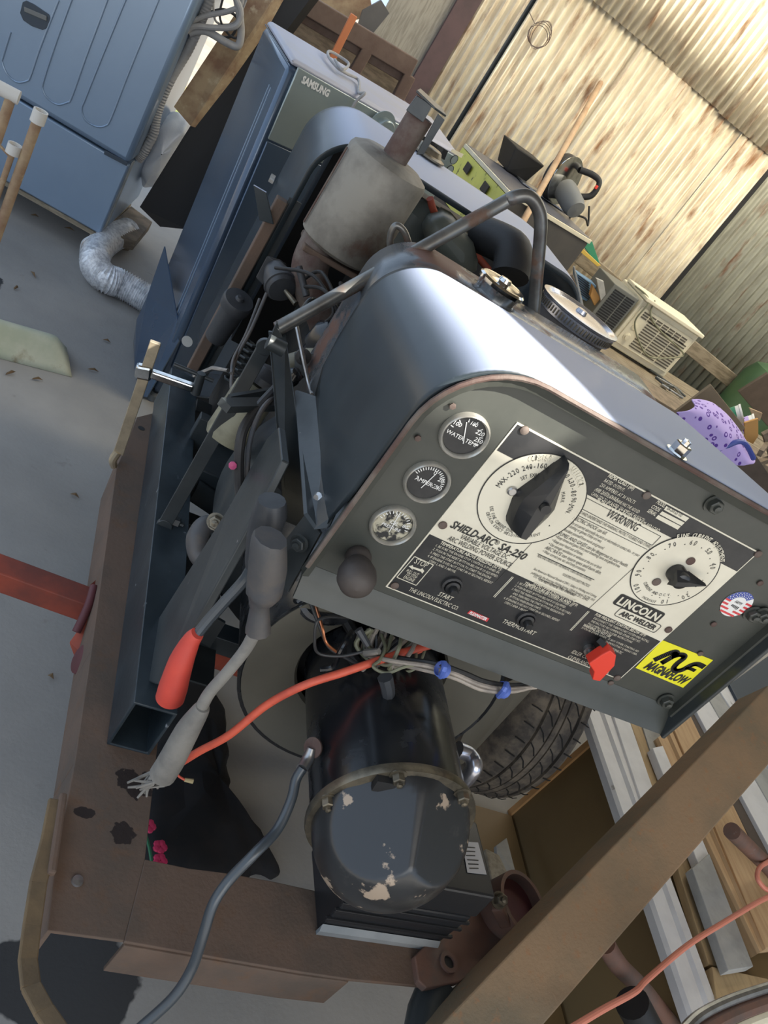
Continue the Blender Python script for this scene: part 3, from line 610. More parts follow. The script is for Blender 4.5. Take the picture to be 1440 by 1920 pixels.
for k in range(13): a=R(175-(175-52)*k/12); pts.append((c.x+.0135*math.cos(a),c.z+.0135*math.sin(a)))
n=13
vs=[XZ(x,z,.0012) for x,z in pts]; s.add(vs,[(i,i+1,25-i-1,25-i) for i in range(12)]); bf=s.build('blue_field','flag_blue',st,smooth=False)
s=MB()
for k in range(9):
    for rr_ in (.0155,.0185,.0213): a=R(58+k*13+(5 if rr_==.0185 else 0)); s.lathe(c+V((rr_*math.cos(a),0,rr_*math.sin(a)))+NF*.0014,NF,[(.0009,0),(0,.0002)],5)
s.build('stars','white',st,smooth=False)
s=MB()
for k in range(5): s.prism([c+V((-.006+k*.003,-.0014,-.006-.0008*k)),c+V((-.0045+k*.003,-.0014,-.006)),c+V((-.0045+k*.003,-.0014,-.0022)),c+V((-.006+k*.003,-.0014,-.003))],(0,-.0002,0))
txt(s,'ARMY',c+V((-.007,-.0014,.001)),U,VZ,.005,.014); s.build('sticker_print','black_text',st,smooth=False)
s=MB(); ppts(s,[c3(778,690),c3(948,765),c3(925,795),c3(748,718)],.002); st=s.build('sticker','flag_red',W,smooth=False); lab(st,'small red and white sticker')
s=MB(); T1(s,'FLEXMASTER',c3(762,722),c3(915,785),.0052,.1,.04,.0026); s.build('sticker_print','white',st,smooth=False)
# ---- generator: exciter barrel with its dome cover, end bell and blower housing (axis along Y)
GX,GZ=.578,.575; GY=V((0,1,0))
def g(y): return V((GX,y,GZ))
bb=MB().lathe(g(0),GY,[(.100,.595),(.107,.598),(.107,.60),(.106,.61),(.106,.86)],56).build('exciter_barrel','black_gloss',W)
MB().lathe(g(0),GY,[(.100,.588),(.113,.588),(.114,.593),(.113,.601),(.106,.603)],56).build('flange_ring','bronze',bb)
# dome: faceted box cap blending to a round bowl
dm=MB(); nA=96; rows=[]
NN=22
for i in range(NN+1):
    t=math.sin(i/NN*PI/2) if i else 0
    row=[]; cz=-.012*t; rc=.105*math.sqrt(max(0,1-t**2.3))
    for k in range(nA):
        a=2*PI*k/nA; rr=rc
        for an in (66,133):
            c_=math.cos(a-R(an))
            if c_>.05: rr=min(rr,(.099-.062*t)/c_)
        row.append(V((GX+rr*math.cos(a),.590-.102*t,GZ+cz+rr*math.sin(a))))
    rows.append(row)
vs=[p for r in rows for p in r]
dm.add(vs,[(i*nA+k,i*nA+(k+1)%nA,(i+1)*nA+(k+1)%nA,(i+1)*nA+k) for i in range(len(rows)-1) for k in range(nA)])
do=dm.build('dome_cover','dome',W,ang=50)
for a in (118,62,172,8):
    p=g(.588)+V((math.cos(R(a)),0,math.sin(R(a))))*.1055; MB().hexbolt(p,(0,-1,0),.0085,.010).build('bolt','bronze',W,smooth=False)
p=g(.588)+V((math.cos(R(128)),0,math.sin(R(128))))*.099; MB().bar(p+V((-.012,-.004,-.004)),p+V((.014,-.004,.0)),.012,.02,VZ).build('terminal_block','black',W,smooth=False)
# big end bell (annular beige shield) with open centre, dark rim drum and blower housing behind
MB().lathe(g(0),GY,[(.118,.852),(.122,.845),(.196,.826),(.203,.826),(.203,.845)],64).build('end_bell','beige',W)
MB().lathe(g(0),GY,[(.121,.853),(.121,.90),(.0,.90)],48).build('inner_bore','black',W)
MB().lathe(g(0),GY,[(.203,.828),(.209,.826),(.210,1.10),(.203,1.10)],64).build('generator_drum','black_gloss',W)
MB().lathe(g(0),GY,[(.205,1.10),(.255,1.105),(.268,1.13),(.27,1.26),(.25,1.29),(.15,1.30)],64).build('blower_housing','steel_dark',W)
mb=MB()
for k in range(9):
    a=R(118+k*7.5); d=V((math.cos(a),0,math.sin(a))); t=V((-d.z,0,d.x)); c=g(1.100)
    mb.bar(c+d*.212+V((0,-.001,0)),c+d*.25+V((0,-.001,0)),.009,.004,(0,-1,0))
mb.build('louver_slots','black',W,smooth=False)
# lower housing wall to the right of the drum
MB().prism([ay(905,1300,.86),ay(1000,1262,1.0),ay(1000,1290,1.0),ay(868,1432,.86),ay(840,1440,.84)],(.01,.01,0)).build('side_plate','beige',W,smooth=False)
# chrome bent handle
MB().tube([ay(838,1490,.72),ay(868,1466,.70),ay(889,1438,.70),ay(880,1415,.72),ay(858,1405,.72)],.0125,14,6).build('bent_tube','lid',W)
# ---- base: black rectangular tube along the trailer, cross pieces
TB0=T; y0=.815
xa=az(200,1393,T).x; xb=az(277,1418,T).x
yA=az(235,1405,T).y
tb=MB(); w_=.066; h_=.105; L_=.99
def rt(mb,x,y,z,w,h,L,t,dx=0):
    o=[(x,y,z),(x+w,y,z),(x+w,y,z+h),(x,y,z+h)]; i=[(x+t,y,z+t),(x+w-t,y,z+t),(x+w-t,y,z+h-t),(x+t,y,z+h-t)]
    mb.ringprism(o,i,(dx,L,0)); return mb
rt(tb,xa,yA,T,w_,h_,L_,.005,-.05); tb.build('base_tube','tube_blue',W,smooth=False,bevel=.0015)
MB().box((xa+.006,yA+.10,T+.006),(xa+w_-.006,yA+.11,T+h_-.006)).build('tube_plug','black',W,smooth=False)
for (ya,yb,zt) in ((1.02,1.06,T+.02),(1.30,1.34,T+.02),(1.72,1.78,T+.03)):
    MB().box((xa+.04,ya,T+.0),(.95,yb,zt+.02)).build('cross_bar','steel_dark',W,smooth=False,bevel=.002)
# gusset angles welded inside the tube
for (y,h) in ((1.0,.06),(1.36,.05)):
    MB().prism([(xa+w_-.01,y,T+.05),(xa+w_+.07,y,T+.03),(xa+w_+.07,y+.005,T+.03+h),(xa+w_-.01,y+.005,T+.05+h)],(0,.006,0)).build('gusset','steel_dark',W,smooth=False)
MB().prism([(xa+w_,y0+.12,T+.005),(xa+w_+.09,y0+.12,T+.005),(xa+w_+.09,y0+.50,T+.005),(xa+w_,y0+.50,T+.005)],(0,0,.004)).build('floor_pan','steel_dark',W,smooth=False)
# lower long beam resting left of the tube (weld flange)
# wide upright near the front left, from the tube to the angle iron
X1=.268
pb=ax(262,1235,X1); pb2=ax(318,1250,X1+.004); pt=ax(505,820,X1+.01); pt2=ax(540,860,X1+.01)
up_=MB().prism([ax(232,1262,X1),ax(300,1285,X1),ax(470,980,X1+.005),ax(528,862,X1+.005),ax(522,800,X1+.005),ax(500,822,X1+.005),ax(430,950,X1)],(.012,0,0)).build('front_upright','steel_dark',W,bevel=.002,smooth=False)
# flat link straps with bored eyes
def strap(a,b,w,t,m='steel_dark'):
    mb=MB(); a=V(a);b=V(b); mb.bar(a,b,w,t,(0,1,0)); mb.disc(a-V((0,t/2+.001,0)),(0,1,0),w*.60,t+.002,20); mb.disc(b-V((0,t/2+.001,0)),(0,1,0),w*.60,t+.002,20)
    return mb.build('link_strap',m,W,bevel=.001)
s1=strap(ax(497,650,.250),ax(308,985,.250),.024,.007)
MB().hexbolt(ax(318,975,.258),(1,0,0),.011,.016).build('bolt','steel_dark',s1,smooth=False)
MB().disc(ax(502,640,.236),(1,0,0),.012,.028,18).build('pin','steel_dark',s1)
# angle iron from the bail post down to the panel's lower left corner
a=ay(516,628,1.20); b=ay(552,985,.86); c=ay(618,1080,.775)
mb=MB(); mb.hexa([a+V((-.012,0,0)),a+V((.012,0,.01)),a+V((.012,.004,.012)),a+V((-.012,.004,0)),b+V((-.016,0,0)),b+V((.030,0,0)),b+V((.030,.006,.0)),b+V((-.016,.006,0))])
mb.build('angle_brace','steel_dark',W,smooth=False,bevel=.001)
mb=MB().prism([ay(538,1112,.75),ay(600,1000,.76),ay(575,960,.80),ay(505,1050,.80)],(.004,.004,0)); mb.build('corner_gusset','steel_dark',W,smooth=False,bevel=.001)
MB().hexbolt(ay(562,1018,.765),(-.6,-1,0),.009,.007).build('bolt','steel_dark',W,smooth=False)
MB().bar(ay(425,752,1.06),ay(520,735,1.16),.006,.022,VZ).build('cross_strap','steel_dark',W,smooth=False)
MB().bar(ay(420,760,1.0),ay(512,758,1.1),.02,.012,VZ).build('cross_strap','steel_dark',W,smooth=False)
# door hinge angle fixed to the hood's left side
mb=MB(); A0=ax(552,735,.318); A1=ax(590,742,.330); B0=ax(568,965,.318); B1=ax(618,985,.330)
ang=[(0,0),(1,0)]
top=[ax(551,733,.312),ax(592,745,.333)]; bot=[ax(566,965,.312),ax(617,990,.333)]
P=[ax(551,733,.306),ax(596,748,.331),ax(607,850,.331),ax(622,970,.331),ax(612,992,.331),ax(588,994,.320),ax(568,965,.306),ax(560,850,.306)]
mb.prism(P,(.004,.002,.004)); hg=mb.build('hinge_angle','steel_dark',W,smooth=False,bevel=.0015)
MB().lathe(ax(598,936,.327),(-1,-.5,.1),[(.009,0),(.009,.003),(.005,.006),(0,.006)],16).build('rivet','zinc',hg)
MB().tube([ax(536,797,.312),ax(560,797,.318)],.0095,14).build('hinge_pin','pipe_rust',hg)
# ---- fuel tank rim behind the hood, with filler cap
TX0,TX1=.350,.975
secs=[[(x,y,z) for x,z in arch(TX0+dx,TX1-dx,.80,zt,r)] for y,dx,zt,r in ((1.165,.012,1.062,.075),(1.19,0,1.085,.085),(1.30,-.004,1.088,.085),(1.315,.006,1.078,.08))]
n=len(secs[0]); vs=[p for s in secs for p in s]; fs=[(i*n+k,i*n+k+1,(i+1)*n+k+1,(i+1)*n+k) for i in range(3) for k in range(n-1)]
MB().add(vs,fs).add([secs[3][0]]+list(secs[3]),[tuple(range(1,n+1))]).build('fuel_tank','tank',W,ang=60)
c=az(938,540,1.10); MB().lathe(c,VZ,[(.0,-.02),(.036,-.02),(.040,0),(.044,.001),(.044,.007),(.040,.010),(.030,.009),(.012,.012),(.010,.018),(0,.019)],32).build('fuel_cap','chrome',W)
# air cleaner: wide chrome lid on a dark body
c=az(1088,588,1.105); ac=MB().lathe(c+V((0,0,-.14)),VZ,[(.0,0),(.055,0),(.066,.02),(.074,.09),(.076,.115)],40).build('air_cleaner','iron_ring',W)
MB().lathe(c+V((0,0,-.025)),VZ,[(.076,0),(.083,.003),(.084,.022),(.087,.024),(.088,.028),(.080,.029),(.072,.024),(.04,.028),(.012,.027),(.010,.034),(0,.034)],56).build('lid','lid',ac)
rg=MB()
for k in range(70):
    a=2*PI*k/70; d=V((math.cos(a),math.sin(a),0)); rg.bar(c+d*.0845+V((0,0,-.018)),c+d*.0845+V((0,0,-.006)),.0022,.0015,d)
rg.build('ribbing','bronze',ac,smooth=False)
# lifting bail
MB().tube([ay(519,617,1.20),ay(519,617,1.20)*.5+ay(930,388,1.33)*.5,ay(930,388,1.33),ay(962,371,1.33),ay(990,368,1.33),ay(1008,388,1.33),ay(1014,420,1.33),ay(1009,490,1.33),ay(1000,590,1.33)],.0115,16,6).build('lifting_bail','bail',W)
MB().tube([ay(748,490,1.34),ay(733,465,1.34),ay(733,438,1.34),ay(743,423,1.34),ay(758,435,1.34),ay(768,465,1.34),ay(770,490,1.34)],.006,12,8).build('lifting_ring','bail',W)
mb=MB().prism([ay(512,655,1.19),ay(533,640,1.19),ay(519,605,1.19),ay(505,640,1.19)],(.0,.012,0)); mb.build('bail_lug','steel_dark',W,smooth=False)
# ---- engine
en=MB(); en.box((.40,1.33,.42),(.82,1.86,.74)); en.build('engine_block','engine',W,bevel=.02)
MB().box((.46,1.40,.72),(.78,1.84,.86)).build('cylinder_head','engine',W,bevel=.015)
MB().lathe((.62,1.33,.60),(0,-1,0),[(0,.0),(.20,0),(.21,-.03),(.22,-.06)],40).build('flywheel_housing','engine',W)
v1=MB().prism([(.50,1.42,.86),(.78,1.42,.86),(.78,1.60,.86),(.50,1.60,.86)],(0,0,.10)).build('valve_cover','engine_green',W,bevel=.035)
MB().prism([ay(835,395,1.62),ay(890,460,1.62),ay(905,520,1.60),ay(850,520,1.60),ay(780,430,1.62)],(.05,.22,-.02)).build('intake_housing','engine_green',W,bevel=.03)
MB().lathe(ay(800,410,1.80),V((0,0,1)),[(0,-.14),(.055,-.14),(.06,-.08),(.055,0),(.03,.03),(0,.035)],28).build('thermostat_housing','engine_green',W)
MB().tube([ay(806,372,1.73),ay(818,405,1.74),ay(850,440,1.74),ay(890,475,1.74),ay(935,530,1.74)],.008,12,8).build('radiator_hose','red_primer',W)
MB().tube([ay(955,520,1.55),ay(960,470,1.6),ay(905,440,1.7)],.04,18,6).build('air_duct','black',W)
# radiator shell: deep arched sheet
def shell(y,zt,r,x0=.285,x1=.985,zb=.42): return [(x,y,z) for x,z in arch(x0,x1,zb,zt,r,12)]
secs=[shell(1.76,1.092,.10,.272,.985),shell(1.762,1.104,.11,.262,.99),shell(1.80,1.106,.11,.260,.99),shell(2.10,1.108,.11,.262,.99),shell(2.16,1.104,.11,.266,.985)]
n=len(secs[0]); vs=[p for s in secs for p in s]; fs=[(i*n+k,i*n+k+1,(i+1)*n+k+1,(i+1)*n+k) for i in range(4) for k in range(n-1)]
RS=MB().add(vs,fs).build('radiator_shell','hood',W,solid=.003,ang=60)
MB().box((.34,2.05,.45),(.93,2.13,1.03)).build('radiator_core','black',W,smooth=False)
# narrow front flange of the shell with an angle post
MB().box((.232,1.745,.46),(.256,1.775,.92)).build('shell_post','rust',W,smooth=False,bevel=.002)
MB().box((.256,1.765,.46),(.285,1.770,.93)).build('shell_flange','steel_dark',W,smooth=False)
c=az(800,292,1.112); MB().lathe(c,VZ,[(.028,-.01),(.040,0),(.048,.002),(.048,.006),(.036,.010),(.030,.022),(.026,.024),(0,.025)],32).build('radiator_cap','bronze',W)
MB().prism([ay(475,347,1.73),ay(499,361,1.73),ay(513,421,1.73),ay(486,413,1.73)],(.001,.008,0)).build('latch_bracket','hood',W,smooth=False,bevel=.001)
c=ay(351,640,1.744); MB().lathe(c,(-.3,-1,0),[(0,0),(.013,0),(.013,.001),(0,.001)],28).build('sticker','gray_board',W)
MB().bar(ay(512,330,2.15),ay(508,340,2.10),.012,.008).build('clip','zinc',W,smooth=False)
# muffler, its elbow and the flap-topped outlet
mc=V((.362,1.60,0)); mfl=MB().lathe((mc.x,mc.y,.925),(.02,0,1),[(0,.0),(.070,.002),(.083,.010),(.084,.014),(.084,.188),(.080,.196),(.060,.206),(.0,.210)],48).build('muffler','muffler',W,ang=30)
MB().tube([(mc.x-.086,mc.y-.012,.945),(mc.x-.083,mc.y-.012,1.105)],.0022,6).build('seam','pipe_rust',mfl)
op=MB().lathe((mc.x+.006,mc.y,1.12),(.02,0,1),[(.027,0),(.033,.004),(.0255,.012),(.0255,.10),(.022,.10),(.022,.02)],28).build('outlet_pipe','pipe_rust',W)
mb=MB(); tcp=V((mc.x+.008,mc.y,1.215)); mb.prism([tcp+V(p) for p in ((-.034,-.028,.0),(.002,-.036,.0),(.002,-.030,.032),(-.030,-.024,.03))],(0,.004,0)); mb.build('clamp_plate','steel_dark',W,smooth=False,bevel=.001)
mb=MB(); mb.prism([tcp+V(p) for p in ((-.036,-.03,.034),(.008,-.032,.028),(.040,-.005,.026),(.034,.025,.03),(-.02,.028,.036))],(0,0,.004)); mb.prism([tcp+V(p) for p in ((.018,-.034,.026),(.034,-.034,.024),(.034,-.034,-.045),(.022,-.034,-.052))],(0,.004,0)); mb.build('rain_flap','steel_dark',W,smooth=False,bevel=.001)
MB().tube([(mc.x-.035,mc.y-.0,.93),(mc.x-.035,mc.y-.02,.88),(mc.x-.01,mc.y-.03,.84),(mc.x+.05,mc.y-.02,.79),(mc.x+.09,mc.y+.02,.74)],[.040,.038,.036,.036,.04],24,6).build('exhaust_elbow','pipe_rust',W)
MB().box((mc.x-.07,mc.y-.05,.905),(mc.x+.07,mc.y+.05,.917)).build('exhaust_flange','rust',W,smooth=False,bevel=.003)
# left side engine fittings
def cyl(name,c,d,prof,m,seg=28): return MB().lathe(c,d,prof,seg).build(name,m,W)
c=ay(528,540,1.55); cyl('choke_actuator',c,(.35,-1,-.15),[(0,-.06),(.022,-.06),(.030,-.03),(.030,-.012),(.034,-.010),(.034,-.004),(.031,-.003),(.031,0),(.027,.006),(.004,.010),(0,.010)],'boot_dark')
MB().tube([ay(535,545,1.53),ay(555,570,1.50)],[.004,.006],10,).build('actuator_rod','bronze',W)
mb=MB(); mb.prism([ay(478,520,1.60),ay(500,478,1.60),ay(515,488,1.60),ay(492,535,1.60)],(.03,.02,0)); mb.build('actuator_bracket','boot_dark',W,smooth=False,bevel=.003)
c=ay(447,565,1.62); cyl('oil_filler',c,(0,-.35,1),[(0,-.12),(.024,-.12),(.026,-.02),(.033,-.018),(.034,0),(.031,.006),(.010,.007),(.007,.013),(0,.014)],'boot_dark')
sp_=MB(); c=ay(448,690,1.50)
sp_.tube([c+V((.016*math.cos(t*.9),.016*math.sin(t*.9),-.04+t*.0022)) for t in range(50)],.0028,8).build('governor_spring','steel_dark',W)
c=ay(445,785,1.22); cyl('oil_filter',c,(.12,.25,1),[(0,-.045),(.034,-.045),(.038,-.035),(.038,.060),(.034,.066),(.03,.070),(0,.072)],'yellow_oil')
cyl('filter_cap',c+V((.009,.018,.072)),(.12,.25,1),[(0,0),(.033,0),(.033,.012),(.02,.03),(0,.035)],'boot_dark')
c=ay(612,640,1.36); D_=cyl('distributor',c,(.15,-.3,1),[(0,-.10),(.020,-.10),(.024,-.03),(.034,-.02),(.036,.015),(.024,.035),(.010,.040),(0,.040)],'black_gloss')
mb=MB()
for k in range(6):
    a=k*PI/3; p=c+V((.02*math.cos(a),.02*math.sin(a),.03)); mb.tube([p,p+V((0,0,.03)),p+V((-.03+.02*math.cos(a),.05+.03*math.sin(a),.05)),p+V((.0+.1*math.cos(a),.14,.0))],.0035,8,5)
mb.build('ignition_leads','black',W)
cyl('yellow_coil',ay(588,668,1.34),(.5,-.2,.7),[(0,-.05),(.018,-.05),(.018,.01),(0,.012)],'yellow_oil')
mb=MB().prism([ay(552,662,1.28),ay(600,665,1.28),ay(598,700,1.27),ay(575,712,1.26),ay(552,690,1.27)],(0,.005,0)); mb.build('throttle_plate','steel_dark',W,smooth=False,bevel=.001)
cyl('grommet',ay(568,668,1.27),(0,-1,.2),[(.006,0),(.014,0),(.014,.006),(.007,.008)],'rubber')
MB().tube([ay(556,610,1.30),ay(565,655,1.26),ay(578,715,1.22),ay(585,740,1.18)],.0036,8,5).build('throttle_rod','zinc',W)
MB().tube([ay(553,600,1.40),ay(577,565,1.40),ay(590,560,1.42)],.0035,8,5).build('fuel_line','steel_dark',W)
MB().tube([ay(560,500,1.50),ay(575,555,1.47)],.007,12).build('vent_tube','boot_dark',W)
cyl('plug_boot',ay(550,705,1.24),(0,-.5,1),[(0,-.02),(.013,-.02),(.015,-.008),(.011,-.004),(.014,.004),(.008,.014),(0,.016)],'black_gloss')
# control cables and hoses on the left side
def cable(name,pts,r,m,par=W,k=8,seg=10): return MB().tube(pts,r,seg,k).build(name,m,par)
cable('control_cable',[ay(500,550,1.5),ay(470,620,1.45),ay(440,680,1.38),ay(436,740,1.3),ay(470,800,1.2)],.0035,'boot_gray')
cable('control_cable',[ay(487,560,1.5),ay(462,625,1.45),ay(438,672,1.38),ay(434,700,1.3)],.003,'boot_gray')
cable('battery_cable',[ay(520,725,1.12),ay(475,775,1.04),ay(452,820,1.0),ay(448,900,.98),ay(455,960,.97)],.0075,'rubber')
cable('control_cable',[ay(522,735,1.12),ay(490,770,1.04),ay(468,830,1.0),ay(462,920,.98)],.004,'boot_gray')
MB().lathe(ay(436,872,.98),(0,-1,.3),[(0,0),(.006,0),(.006,.004),(0,.005)],8).build('pink_tie','pink',W)
MB().tube([ay(365,705,1.55),ay(400,690,1.50),ay(428,695,1.45)],[.005,.005,.004],8).build('lever','zinc',W)
MB().box((.30,1.38,T+.04),(.42,1.50,T+.12)).build('battery_tray','steel_dark',W,smooth=False,bevel=.004)
MB().box((.33,1.55,T+.01),(.55,1.88,T+.20)).build('sump','engine',W,bevel=.012)
MB().prism([(.27,1.50,T),(.60,1.50,T),(.60,1.53,T),(.27,1.53,T)],(0,0,.16)).build('mount_plate','steel_dark',W,smooth=False,bevel=.002)
MB().tube([ay(392,1060,.98),ay(372,1040,1.0),ay(370,1010,1.02),ay(385,985,1.04),ay(410,985,1.06)],[.014,.016,.018,.016,.012],14,6).build('starter_strap','boot_gray',W)
MB().hexbolt(ay(405,978,1.02),(-.3,-1,.4),.011,.01).build('bolt','bronze',W,smooth=False)
# ---- wiring below the panel
wb=[]
def wire(pts,r,m,name='wire'): return cable(name,[ay(*p[:2],p[2]) for p in pts],r,m,W,8,8)
wire([(700,1190,.80),(690,1225,.78),(740,1240,.74),(800,1248,.73),(850,1262,.72),(900,1283,.71),(950,1292,.72),(1005,1288,.74)],.0034,'wire_beige')
wire([(705,1195,.80),(700,1222,.78),(760,1236,.75),(820,1245,.73),(870,1262,.72),(910,1278,.715),(960,1285,.73),(1010,1282,.75)],.0038,'wire_black')
wire([(720,1240,.76),(780,1252,.74),(850,1270,.72),(905,1293,.71),(960,1296,.72),(1000,1287,.74)],.0034,'wire_beige')
wire([(715,1190,.80),(722,1215,.77),(712,1238,.75),(700,1250,.74),(725,1262,.73),(760,1250,.73),(810,1242,.74),(835,1250,.74),(870,1266,.74)],.0024,'wire_olive')
wire([(735,1190,.80),(725,1220,.77),(705,1238,.76),(730,1246,.75),(748,1215,.76),(752,1190,.79)],.0028,'wire_olive')
wire([(655,1158,.80),(600,1160,.76),(590,1200,.75),(598,1225,.75),(640,1230,.75),(680,1222,.75)],.0022,'wire_black')
wire([(580,1125,.82),(596,1165,.80),(615,1210,.78),(640,1228,.77),(680,1248,.75),(712,1240,.75)],.0028,'wire_black')
wire([(590,1130,.82),(604,1175,.79),(612,1205,.78),(635,1225,.77)],.0022,'copper')
wire([(600,1255,.77),(625,1250,.77),(636,1225,.77),(650,1200,.78),(660,1185,.80)],.0045,'black_gloss')
wire([(560,1120,.84),(580,1150,.83),(615,1160,.83),(660,1155,.85)],.010,'black_gloss','wiring_loom')
wire([(650,1165,.84),(665,1195,.82),(660,1230,.79),(690,1262,.77)],.009,'black','wiring_loom')
wire([(700,1180,.83),(690,1210,.81),(700,1235,.78),(670,1255,.77)],.008,'black','wiring_loom')
wire([(800,1258,.80),(815,1280,.80),(818,1310,.80),(810,1330,.81)],.008,'rubber','wiring_loom')
for i in range(4): wire([(715+9*i,1185+5*i,.82),(710+6*i,1215,.79),(716+3*i,1238,.77)],.0030,('wire_beige','boot_gray')[i%2])
wire([(760,1240,.79),(790,1215,.82),(800,1205,.84)],.0055,'orange_cable')
for p in ((672,1180),(685,1225)):
    a=ay(p[0],p[1],.77); b=ay(p[0]+(18 if p[1]<1200 else 26),p[1]+(30 if p[1]<1200 else -4),.76); MB().tube([a,b],[.006,.0045],8).build('wire_connector','boot_dark' if p[1]<1200 else 'cable_gray',W)
MB().tube([ay(722,1270,.72),ay(728,1300,.715),ay(724,1338,.71)],[.011,.0095,.0035],8,4).build('cable_lug','boot_dark',W)
for p,q_ in (((826,1268),(833,1243)),((935,1305),(950,1282))):
    MB().tube([ay(*p,.71),ay((p[0]+q_[0])/2+3,(p[1]+q_[1])/2,.70),ay(*q_,.71)],.0042,8,4).build('cable_tie','blue_tie',W)
    MB().lathe(ay((p[0]+q_[0])/2,(p[1]+q_[1])/2,.715),(1,.2,-.3),[(.010,-.005),(.0115,-.004),(.0115,.004),(.010,.005)],14).build('cable_tie','blue_tie',W)
rw=random.Random(5)
for i in range(9):
    x=668+rw.uniform(0,75); x2=690+rw.uniform(-15,60); wire([(x,1180,.81+rw.uniform(-.01,.01)),(x+rw.uniform(-30,15),1215+rw.uniform(-8,8),.785),(x2,1243+rw.uniform(-8,14),.765),(x2+rw.uniform(15,45),1225+rw.uniform(-10,25),.765),(x2+rw.uniform(30,60),1195,.80)],rw.uniform(.0018,.0034),rw.choice(['wire_black','wire_beige','wire_olive','boot_gray','wire_black']))
# ---- hanging cable terminals
MB().tube([ay(510,938,.78),ay(505,965,.78),ay(492,1010,.78),ay(480,1062,.78)],[.017,.022,.020,.014],12,4).build('terminal_boot','boot_dark',W)
cable('terminal_lead',[ay(482,1045,.78),ay(460,1085,.78),ay(420,1130,.77),ay(385,1170,.76),ay(362,1200,.75)],.0075,'black_cable')
rb=MB().tube([ay(370,1188,.75),ay(358,1202,.75),ay(340,1240,.745),ay(325,1288,.74),ay(319,1308,.74)],[.009,.012,.0165,.0195,.0195],24,4).build('red_terminal_boot','red_rubber',W)
gb=MB().tube([ay(508,1008,.71),ay(504,1020,.71),ay(502,1060,.71),ay(495,1108,.71),ay(488,1125,.71),ay(487,1140,.71),ay(484,1182,.71)],[.020,.0215,.0235,.0225,.0145,.012,.0165],10,4).build('terminal_boot','boot_gray',W,ang=40)
# ================================================================ THE TRAILER
TR=thing('trailer',(.5,1.0,.0),'rust-brown steel trailer frame carrying the welder, with one tyre in sight','trailer')
def top(mb,px,z,t): return mb.prism([az(*p,z) for p in px],(0,0,-t))
rl=MB(); top(rl,[(89,1745),(233,1764),(272,1612),(312,1250),(322,1000),(345,760),(257,782),(218,880),(171,1220),(140,1430),(109,1589)],T,.006)
a=az(89,1745,T); b=az(257,782,T); 
for q0,q1 in (((89,1745),(109,1589)),((109,1589),(140,1430)),((140,1430),(171,1220)),((171,1220),(218,880)),((218,880),(257,782))):
    A_=az(*q0,T-.006);B_=az(*q1,T-.006); X_=V((.006,0,0)); Z_=V((0,0,-.09)); rl.hexa([A_+Z_,A_+X_+Z_,B_+X_+Z_,B_+Z_,A_,A_+X_,B_+X_,B_])
RL=rl.build('frame_rail','rust',TR,smooth=False,bevel=.0012)
MB().disc(az(265,803,T+.0002),VZ,.008,.0006,20).build('bolt_hole','black',RL)
MB().lathe(az(145,1652,T),VZ,[(.008,0),(.007,.003),(0,.004)],14).build('rivet','zinc',RL)
cm=MB(); top(cm,[(233,1765),(420,1798),(560,1822),(655,1836),(800,1850),(880,1740),(600,1672),(510,1652),(420,1636),(355,1628),(272,1611)],T+.0008,.007)
top(cm,[(233,1765),(420,1798),(560,1822),(655,1836),(653,1842),(560,1830),(420,1806),(232,1774)],T-.004,.07)
CM=cm.build('cross_member','rust',TR,smooth=False,bevel=.0012)
st=MB(); pth=[az(106,1500,T+.01),az(92,1575,T+.01),az(72,1655,T+.012),az(60,1735,T+.02),az(52,1800,T+.03),az(58,1850,T+.05),az(82,1895,T+.07),az(120,1950,T+.09)]
for i in range(len(pth)-1): st.bar(pth[i],pth[i+1]+(pth[i+1]-pth[i]).normalized()*.003,.021,.007,VZ)
st.build('side_strap','rust_yellow',TR,smooth=False,bevel=.002)
MB().bar(az(118,1490,T+.012),az(96,1640,T+.016),.010,.012,VZ).build('weld_bead','rust',TR,smooth=False,bevel=.003)
# red axle tube and its bracket plates
a=az(-60,1052,.27); b=az(160,1132,.27); d=(b-a).normalized()
MB().bar(a+V((0,.022,-.022)),b+d*.62+V((0,.022,-.022)),.048,.046,VZ).build('axle_tube','red_primer',TR,smooth=False,bevel=.003)
MB().prism([az(204,1035,.30),az(186,1080,.30),az(168,1095,.30),az(160,1160,.28),az(128,1205,.24),az(150,1262,.22),az(178,1250,.28),az(190,1150,.30)],(.02,.0,-.01)).build('spring_hanger','red_primer',TR,smooth=False,bevel=.003)
MB().tube([az(176,1100,.31),az(166,1135,.30),az(143,1185,.27)],.0075,12,4).build('spring_rod','oxide',TR)
MB().lathe(az(158,1238,.27),(-1,-.2,.3),[(.026,0),(.026,.008),(.012,.012),(0,.012)],20).build('hub_cap','oxide',TR)
